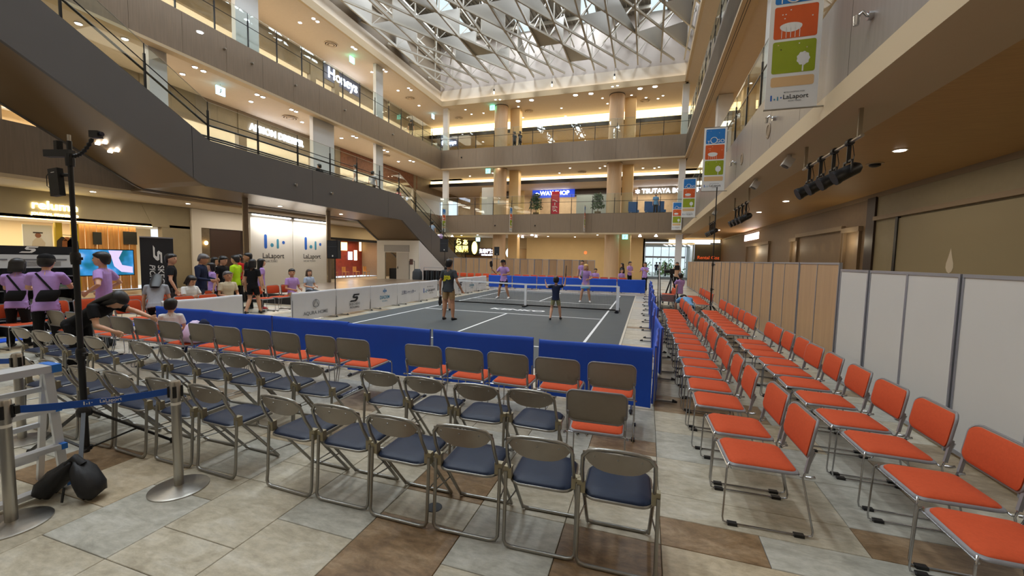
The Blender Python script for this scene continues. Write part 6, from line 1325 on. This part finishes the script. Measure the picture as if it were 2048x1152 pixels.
# ================================================================== HANGING TOGO BANNERS
bw = mat('togo_white', (222, 222, 220), .6); tb = mat('togo_blue', (20, 112, 188), .6, var=.05, scale=4); to = mat('togo_orange', (204, 84, 22), .6, var=.05, scale=4); tg = mat('togo_green', (142, 156, 16), .6, var=.05, scale=4); tt_ = mat('togo_tan', (216, 178, 128), .6)
def togo(Mx, label):
    o = thing('hanging_banner', Mx=Mx, label=label, cat='banner', group='TOGO hanging banners'); w, h = .70, 2.12
    MB().box(-w/2, w/2, -.006, .006, 0, h).obj('sheet', bw, o)
    for z in (.0, h): MB().tube([(-w/2-.02, 0, z), (w/2+.14, 0, z)], .014, 8).obj('rod', brushed, o)
    for side in (-1, 1):
        y = side*.0075
        def tile_(z0, z1, m): MB().add([(x, y, z+(z0+z1)/2) for x, z in rrect(.58, z1-z0, .03, 3)], [tuple(range(16))]).obj('colour_block', m, o)
        tile_(1.58, 2.06, tb); tile_(1.06, 1.54, to); tile_(.54, 1.02, tg); tile_(.34, .49, tt_)
        y = side*.009; F = frame((0, y, 0), (1 if side < 0 else -1, 0, 0), (0, 0, 1))
        text('T', bw, F @ T(-.20, 1.63, 0), .13, 0, o); text('GO', bw, F @ T(.16, 1.66, 0), .16, 0, o)
        MB().tube([(.1*math.cos(t)-.04, .1*math.sin(t)+1.69, 0) for t in np.linspace(0, 6.2832, 25)[:-1]], .011, 5, closed=True).obj('lettering_ring', bw, o, Mx=F)
        MB().add([(.15*math.cos(t)-.06, 1.24+(.055 if math.sin(t) > 0 else .085)*math.sin(t), 0) for t in np.linspace(0, 6.2832, 25)[:-1]], [tuple(range(24))]).obj('bowl_print', bw, o, Mx=F)
        for x in (-.18, -.12, -.06, .0, .06): MB().add([(x-.004, 1.07, 0), (x+.004, 1.07, 0), (x+.004, 1.22, 0), (x-.004, 1.22, 0)], [(0, 1, 2, 3)]).obj('bowl_leg_print', bw, o, Mx=F)
        MB().add([(.13+(.085+.006*math.cos(9*t))*math.cos(t), .74+(.1+.006*math.cos(9*t))*math.sin(t), 0) for t in np.linspace(0, 6.2832, 37)[:-1]], [tuple(range(36))]).obj('tree_print', bw, o, Mx=F); MB().add([(.12, .55, 0), (.14, .55, 0), (.14, .66, 0), (.12, .66, 0)], [(0, 1, 2, 3)]).obj('tree_trunk_print', bw, o, Mx=F)
        rn = random.Random(4)
        for k in range(14):
            x, z = rn.uniform(-.26, .26), rn.choice((1.36, 1.42, 1.48, .82, .9, .97, 1.85, 1.93, 2.0)); r = .011
            MB().add([(x+r*math.cos(t), z+r*.8*math.sin(t), 0) for t in np.linspace(0, 6.28, 7)[:-1]], [tuple(range(6))]).obj('confetti_print', (bw, tt_, steel)[k % 3 if z < 1.1 else k % 2], o, Mx=F)
        lala_mark(o, F @ T(-.27, .13, 0), .09, (inkr, inkt)); text('LaLaport', ink, F @ T(.06, .18, 0), .095, 0, o); text('MITSUI SHOPPING PARK', inkg, F @ T(.04, .25, 0), .026, 0, o); text('AICHI TOGO', inkg, F @ T(.05, .115, 0), .03, 0, o)
    return o
def togo2(Mx, label):
    global TB0
    if TB0 is None: TB0 = togo(Mx, label); return TB0
    c = copy_tree(TB0); c.matrix_world = Mx; c['label'] = label; return TB0
TB0 = None
for k, yy in enumerate((-7.2, .8, 9.7, 19.2)): TB0 = togo2(T(9.35, yy, 4.22), '%s TOGO banner along the pale gallery edge from the shutter end' % nth(k))
for k, xx in enumerate((-10.6, -4.1, 2.3)): togo2(T(xx, 19.60, 4.12, Q), '%s TOGO banner turned edgewise along the end gallery from the escalator' % nth(k))
# ================================================================== STAGE LIGHT BARS under the soffit
for k, (ya, yb_, n) in enumerate(((-7.6, -5.5, 4), (-.9, 1.2, 4), (5.4, 7.2, 4))):
    o = thing('stage_light_bar', (10.12, (ya+yb_)/2, 3.62), label='%s bar of black stage lamps hung from the soffit, from the shutter' % nth(k), cat='stage lights', group='stage light bars'); L_ = yb_-ya
    MB().tube([(0, -L_/2-.1, 0), (0, L_/2+.1, 0)], .024, 10).obj('pipe', brushed, o, smooth=40)
    for y in (-L_/2, L_/2): MB().bar((0, y, 0), (0, y, .40), .05, .035, up=(0, 1, 0)).obj('hanger', mat('hanger_tan', (150, 136, 112), .5), o)
    for i in range(n):
        y = -L_/2+L_*(i+.55)/n; M_ = Matrix.Translation((0, y, 0)); ang = -.5
        c = MB().lathe([(.05, -.05), (.055, .0), (.05, .05)], 10, Mx=M_ @ Matrix.Rotation(Q, 4, 'X')).obj('clamp', black, o, smooth=40)
        MB().bar((0, y, -.04), (0, y, -.30), .05, .02).bar((0, y-.13, -.28), (0, y+.13, -.28), .03, .03).bar((0, y-.13, -.28), (0, y-.13, -.46), .02, .03).bar((0, y+.13, -.28), (0, y+.13, -.46), .02, .03).obj('yoke', black, o)
        can = MB().lathe([(.05, -.20), (.09, -.15), (.095, .02), (.10, .10), (.11, .12), (.11, .17), (.10, .17)], 16, Mx=Matrix.Translation((-.02, y, -.44)) @ Matrix.Rotation(-Q+ang, 4, 'Y')).obj('lamp_can', black, o, smooth=40)
        MB().lathe([(.095, .13), (.08, .15)], 14, Mx=Matrix.Translation((-.02, y, -.44)) @ Matrix.Rotation(-Q+ang, 4, 'Y')).obj('lens', mat('lens_glass', (40, 44, 60), .1), can)
        MB().tube([(.05, y+.02, -.03), (.10, y+.08, -.18), (.06, y+.05, -.36)], .006, 5).obj('cable', black, o)
# ================================================================== small fittings on the banner side
camw = mat('camera_white', (190, 186, 178), .5)
for k, (y, z) in enumerate(((-8.53, 4.82), (-4.5, 4.9), (-.5, 4.85))):
    o = thing('wall_camera', (XR, y, z), label='%s small metal camera bracket on the pale gallery edge from the shutter' % nth(k), cat='camera', group='gallery edge cameras')
    MB().lathe([(.05, 0), (.05, .05)], 12, Mx=Matrix.Rotation(-Q, 4, 'Y')).obj('mount', chrome, o, smooth=40); MB().tube([(-.05, 0, 0), (-.1, 0, .06), (-.14, .03, .02)], .02, 8).obj('arm', chrome, o, smooth=50); MB().lathe([(.03, -.06), (.04, .05)], 10, (-.15, .03, -.02)).obj('head', chrome, o, smooth=40)
for k, (y, z) in enumerate(((-4.04, 4.77), (-1.31, 4.78))):
    o = thing('wall_speaker_ring', (XR, y, z), label='%s round recessed fitting in the pale gallery edge' % nth(k), cat='fitting', group='round wall fittings'); MB().lathe([(.17, 0), (.17, .012), (.13, .02), (.12, .006), (0.02, .006)], 28, Mx=Matrix.Rotation(-Q, 4, 'Y')).obj('rim', tra, o, smooth=30); MB().lathe([(.1, .006), (.1, .012)], 20, Mx=Matrix.Rotation(-Q, 4, 'Y')).obj('grille', brownw, o)
for k, (x, y) in enumerate(((10.0, -4.92), (9.98, -2.33), (9.95, 4.24))):
    o = thing('soffit_speaker', (x, y, Z1-.02), label='%s white ceiling speaker box under the beige soffit from the shutter' % nth(k), cat='speaker', group='soffit speakers'); MB().lathe([(.04, 0), (.04, -.06)], 10).obj('stem', camw, o); MB().box(-.08, .08, -.1, .1, -.09, .09, Mx=Matrix.Translation((-.02, 0, -.15)) @ Matrix.Rotation(.5, 4, 'Y')).obj('box', camw, o); MB().lathe([(.07, 0), (.065, .012)], 14, Mx=Matrix.Translation((-.02, 0, -.15)) @ Matrix.Rotation(.5, 4, 'Y') @ Matrix.Translation((0, 0, -.102))).obj('cone', steel, o)
p = G(1750, 327, Z1+.02); o = thing('ceiling_speaker', (p[0], p[1], Z1+.02), label='dark dome in a ring on the brown wood ceiling', cat='fitting'); MB().lathe([(.16, 0), (.16, -.015), (.13, -.015)], 24).obj('ring', soff2, o); MB().lathe([(.11, -.0), (.1, -.06), (.05, -.08)], 18).obj('dome', black, o, smooth=50)
for k, (px, py) in enumerate(((590, 118), (235, 162), (532, 220), (820, 262))):
    pass
for k, (px, py) in enumerate(((448, 98), (503, 127), (590, 171), (689, 220), (785, 269))):
    p = WX(px, py, XL); o = thing('wall_camera', (XL, p[1], p[2]), label='%s small fitting on the brown third floor edge above the escalators' % nth(k), cat='camera', group='third floor edge fittings'); MB().lathe([(.05, 0), (.05, .06), (.03, .12)], 10, Mx=Matrix.Rotation(Q, 4, 'Y')).obj('head', brushed, o, smooth=40)
for k, (px, py) in enumerate(((923, 315), (990, 451), (1070, 451))):
    p = WY(px, py, YF); o = thing('wall_camera', (p[0], YF, p[2]), label='%s small fitting on the brown end gallery edge' % nth(k), cat='camera', group='end edge fittings'); MB().lathe([(.06, 0), (.06, .06), (.03, .12)], 10, Mx=Matrix.Rotation(Q, 4, 'X')).obj('head', steel, o, smooth=40)
# ================================================================== video tripod, tall stand and tools by the aisle
camera_stand(9.35, -.15, 4.2, [(.3, .4), (.35, -.35), (-.5, .05)], 'very tall thin black stand by the wood-grain partition', gear=False)
o = thing('video_tripod', (8.35, 3.9, 0), label='black video camera on a tripod beside the orange chairs', cat='video camera')
for k in range(3):
    t = k*2.094+.3; MB().bar((0, 0, 1.15), (.42*math.cos(t), .42*math.sin(t), .0), .05, .04).obj('leg', black, o)
MB().lathe([(.06, 1.12), (.08, 1.2), (.05, 1.28)], 12).obj('fluid_head', black, o); MB().box(-.09, .09, -.28, .22, 1.28, 1.5).obj('camera_body', black, o); MB().lathe([(.07, 0), (.08, .2)], 14, Mx=Matrix.Translation((-.09, .0, 1.39)) @ Matrix.Rotation(-Q, 4, 'Y')).obj('lens_hood', black, o); MB().box(.1, .3, -.05, .05, 1.45, 1.65).obj('viewfinder', black, o); MB().bar((0, -.1, 1.22), (.45, -.35, 1.05), .02).obj('pan_handle', black, o)
o = thing('equipment_case', (8.45, -.55, 0), label='black equipment case on the floor behind the court-side chairs', cat='case'); MB().box(-.35, .35, -.2, .2, .02, .22).obj('body', blackm, o); MB().box(-.36, .36, -.21, .21, .22, .26).obj('lid', black, o); MB().box(-.08, .08, -.23, -.21, .12, .15).obj('handle', steel, o)
o = thing('light_stand', (7.55+.22, 1.2, 0), label='folded white and black light stand leaning by the blue barrier', cat='stand')
for dx, m_ in ((0, black), (.06, stk), (.1, black)): MB().bar((dx, 0, .03), (-.02+dx*.5, .25, 1.5), .03).obj('tube', m_, o)
MB().box(-.1, .3, -.15, .15, 0, .05).obj('base_weight', black, o)
# jacket left on an orange chair
o = thing('jacket', (.80, -10.38, .44), label='pale lilac jacket left on an orange chair by the blue barrier', cat='jacket'); rn = random.Random(3)
MB().loft([[(r*(1+.25*math.sin(3*t+z*20))*math.cos(t)*.9, r*(1+.2*math.cos(2*t+z*14))*math.sin(t), z+.01*math.sin(4*t)) for t in np.linspace(0, 6.2832, 21)[:-1]] for z, r in ((.01, .20), (.05, .23), (.12, .19), (.2, .14), (.27, .10), (.31, .04))]).obj('cloth', clothm('lilac', (206, 190, 220)), o, smooth=80); MB().loft([[(.12+r*math.cos(t), .05+r*.7*math.sin(t), z) for t in np.linspace(0, 6.2832, 13)[:-1]] for z, r in ((.2, .08), (.28, .09), (.34, .03))]).obj('lining', navy, o, smooth=80)
# stored folding-chair trolley and hand cart near the machine room
o = thing('chair_trolley', (-5.6, 9.0, 0), label='trolley loaded with stacked dark folding chairs by the machine room', cat='trolley'); MB().box(-.9, .9, -.4, .4, .12, .2).obj('deck', steel, o); MB().bar((-.9, 0, .2), (-.9, 0, 1.1), .04).bar((.9, 0, .2), (.9, 0, 1.1), .04).bar((-.9, 0, 1.1), (.9, 0, 1.1), .04).obj('frame', alu, o)
for k in range(9): MB().box(-.35, .35, -.02, .02, 0, .72, Mx=Matrix.Translation((-.72+.18*k, 0, .2)) @ rz(Q)).obj('stored_chair', greyc if k % 2 else steel, o)
for sx in (-.7, .7):
    for sy in (-.3, .3): MB().lathe([(.06, -.02), (.06, .02)], 10, Mx=Matrix.Translation((sx, sy, .06)) @ Matrix.Rotation(Q, 4, 'X')).obj('caster', black, o)
o = thing('hand_cart', (-6.75, 8.6, 0), label='tall wire hand cart with dark bundle by the grey doorway', cat='cart'); MB().box(-.4, .4, -.3, .3, .1, .15).obj('deck', steel, o)
for sx in (-.4, .4):
    for sy in (-.3, .3): MB().bar((sx, sy, .1), (sx, sy, 1.5 if sx < 0 else .9), .03).obj('post', steel, o)
MB().bar((-.4, -.3, 1.5), (-.4, .3, 1.5), .03).obj('handle', steel, o); MB().loft([[(r*math.cos(t)*.9, r*.7*math.sin(t), z) for t in np.linspace(0, 6.2832, 15)[:-1]] for z, r in ((.16, .3), (.4, .38), (.8, .36), (1.0, .2))]).obj('bundle', greyc, o, smooth=80)
for sx in (-.3, .3): MB().lathe([(.05, -.02), (.05, .02)], 10, Mx=Matrix.Translation((sx, 0, .05)) @ Matrix.Rotation(Q, 4, 'X')).obj('caster', black, o)
bpy.data.scenes.remove(SIDE)
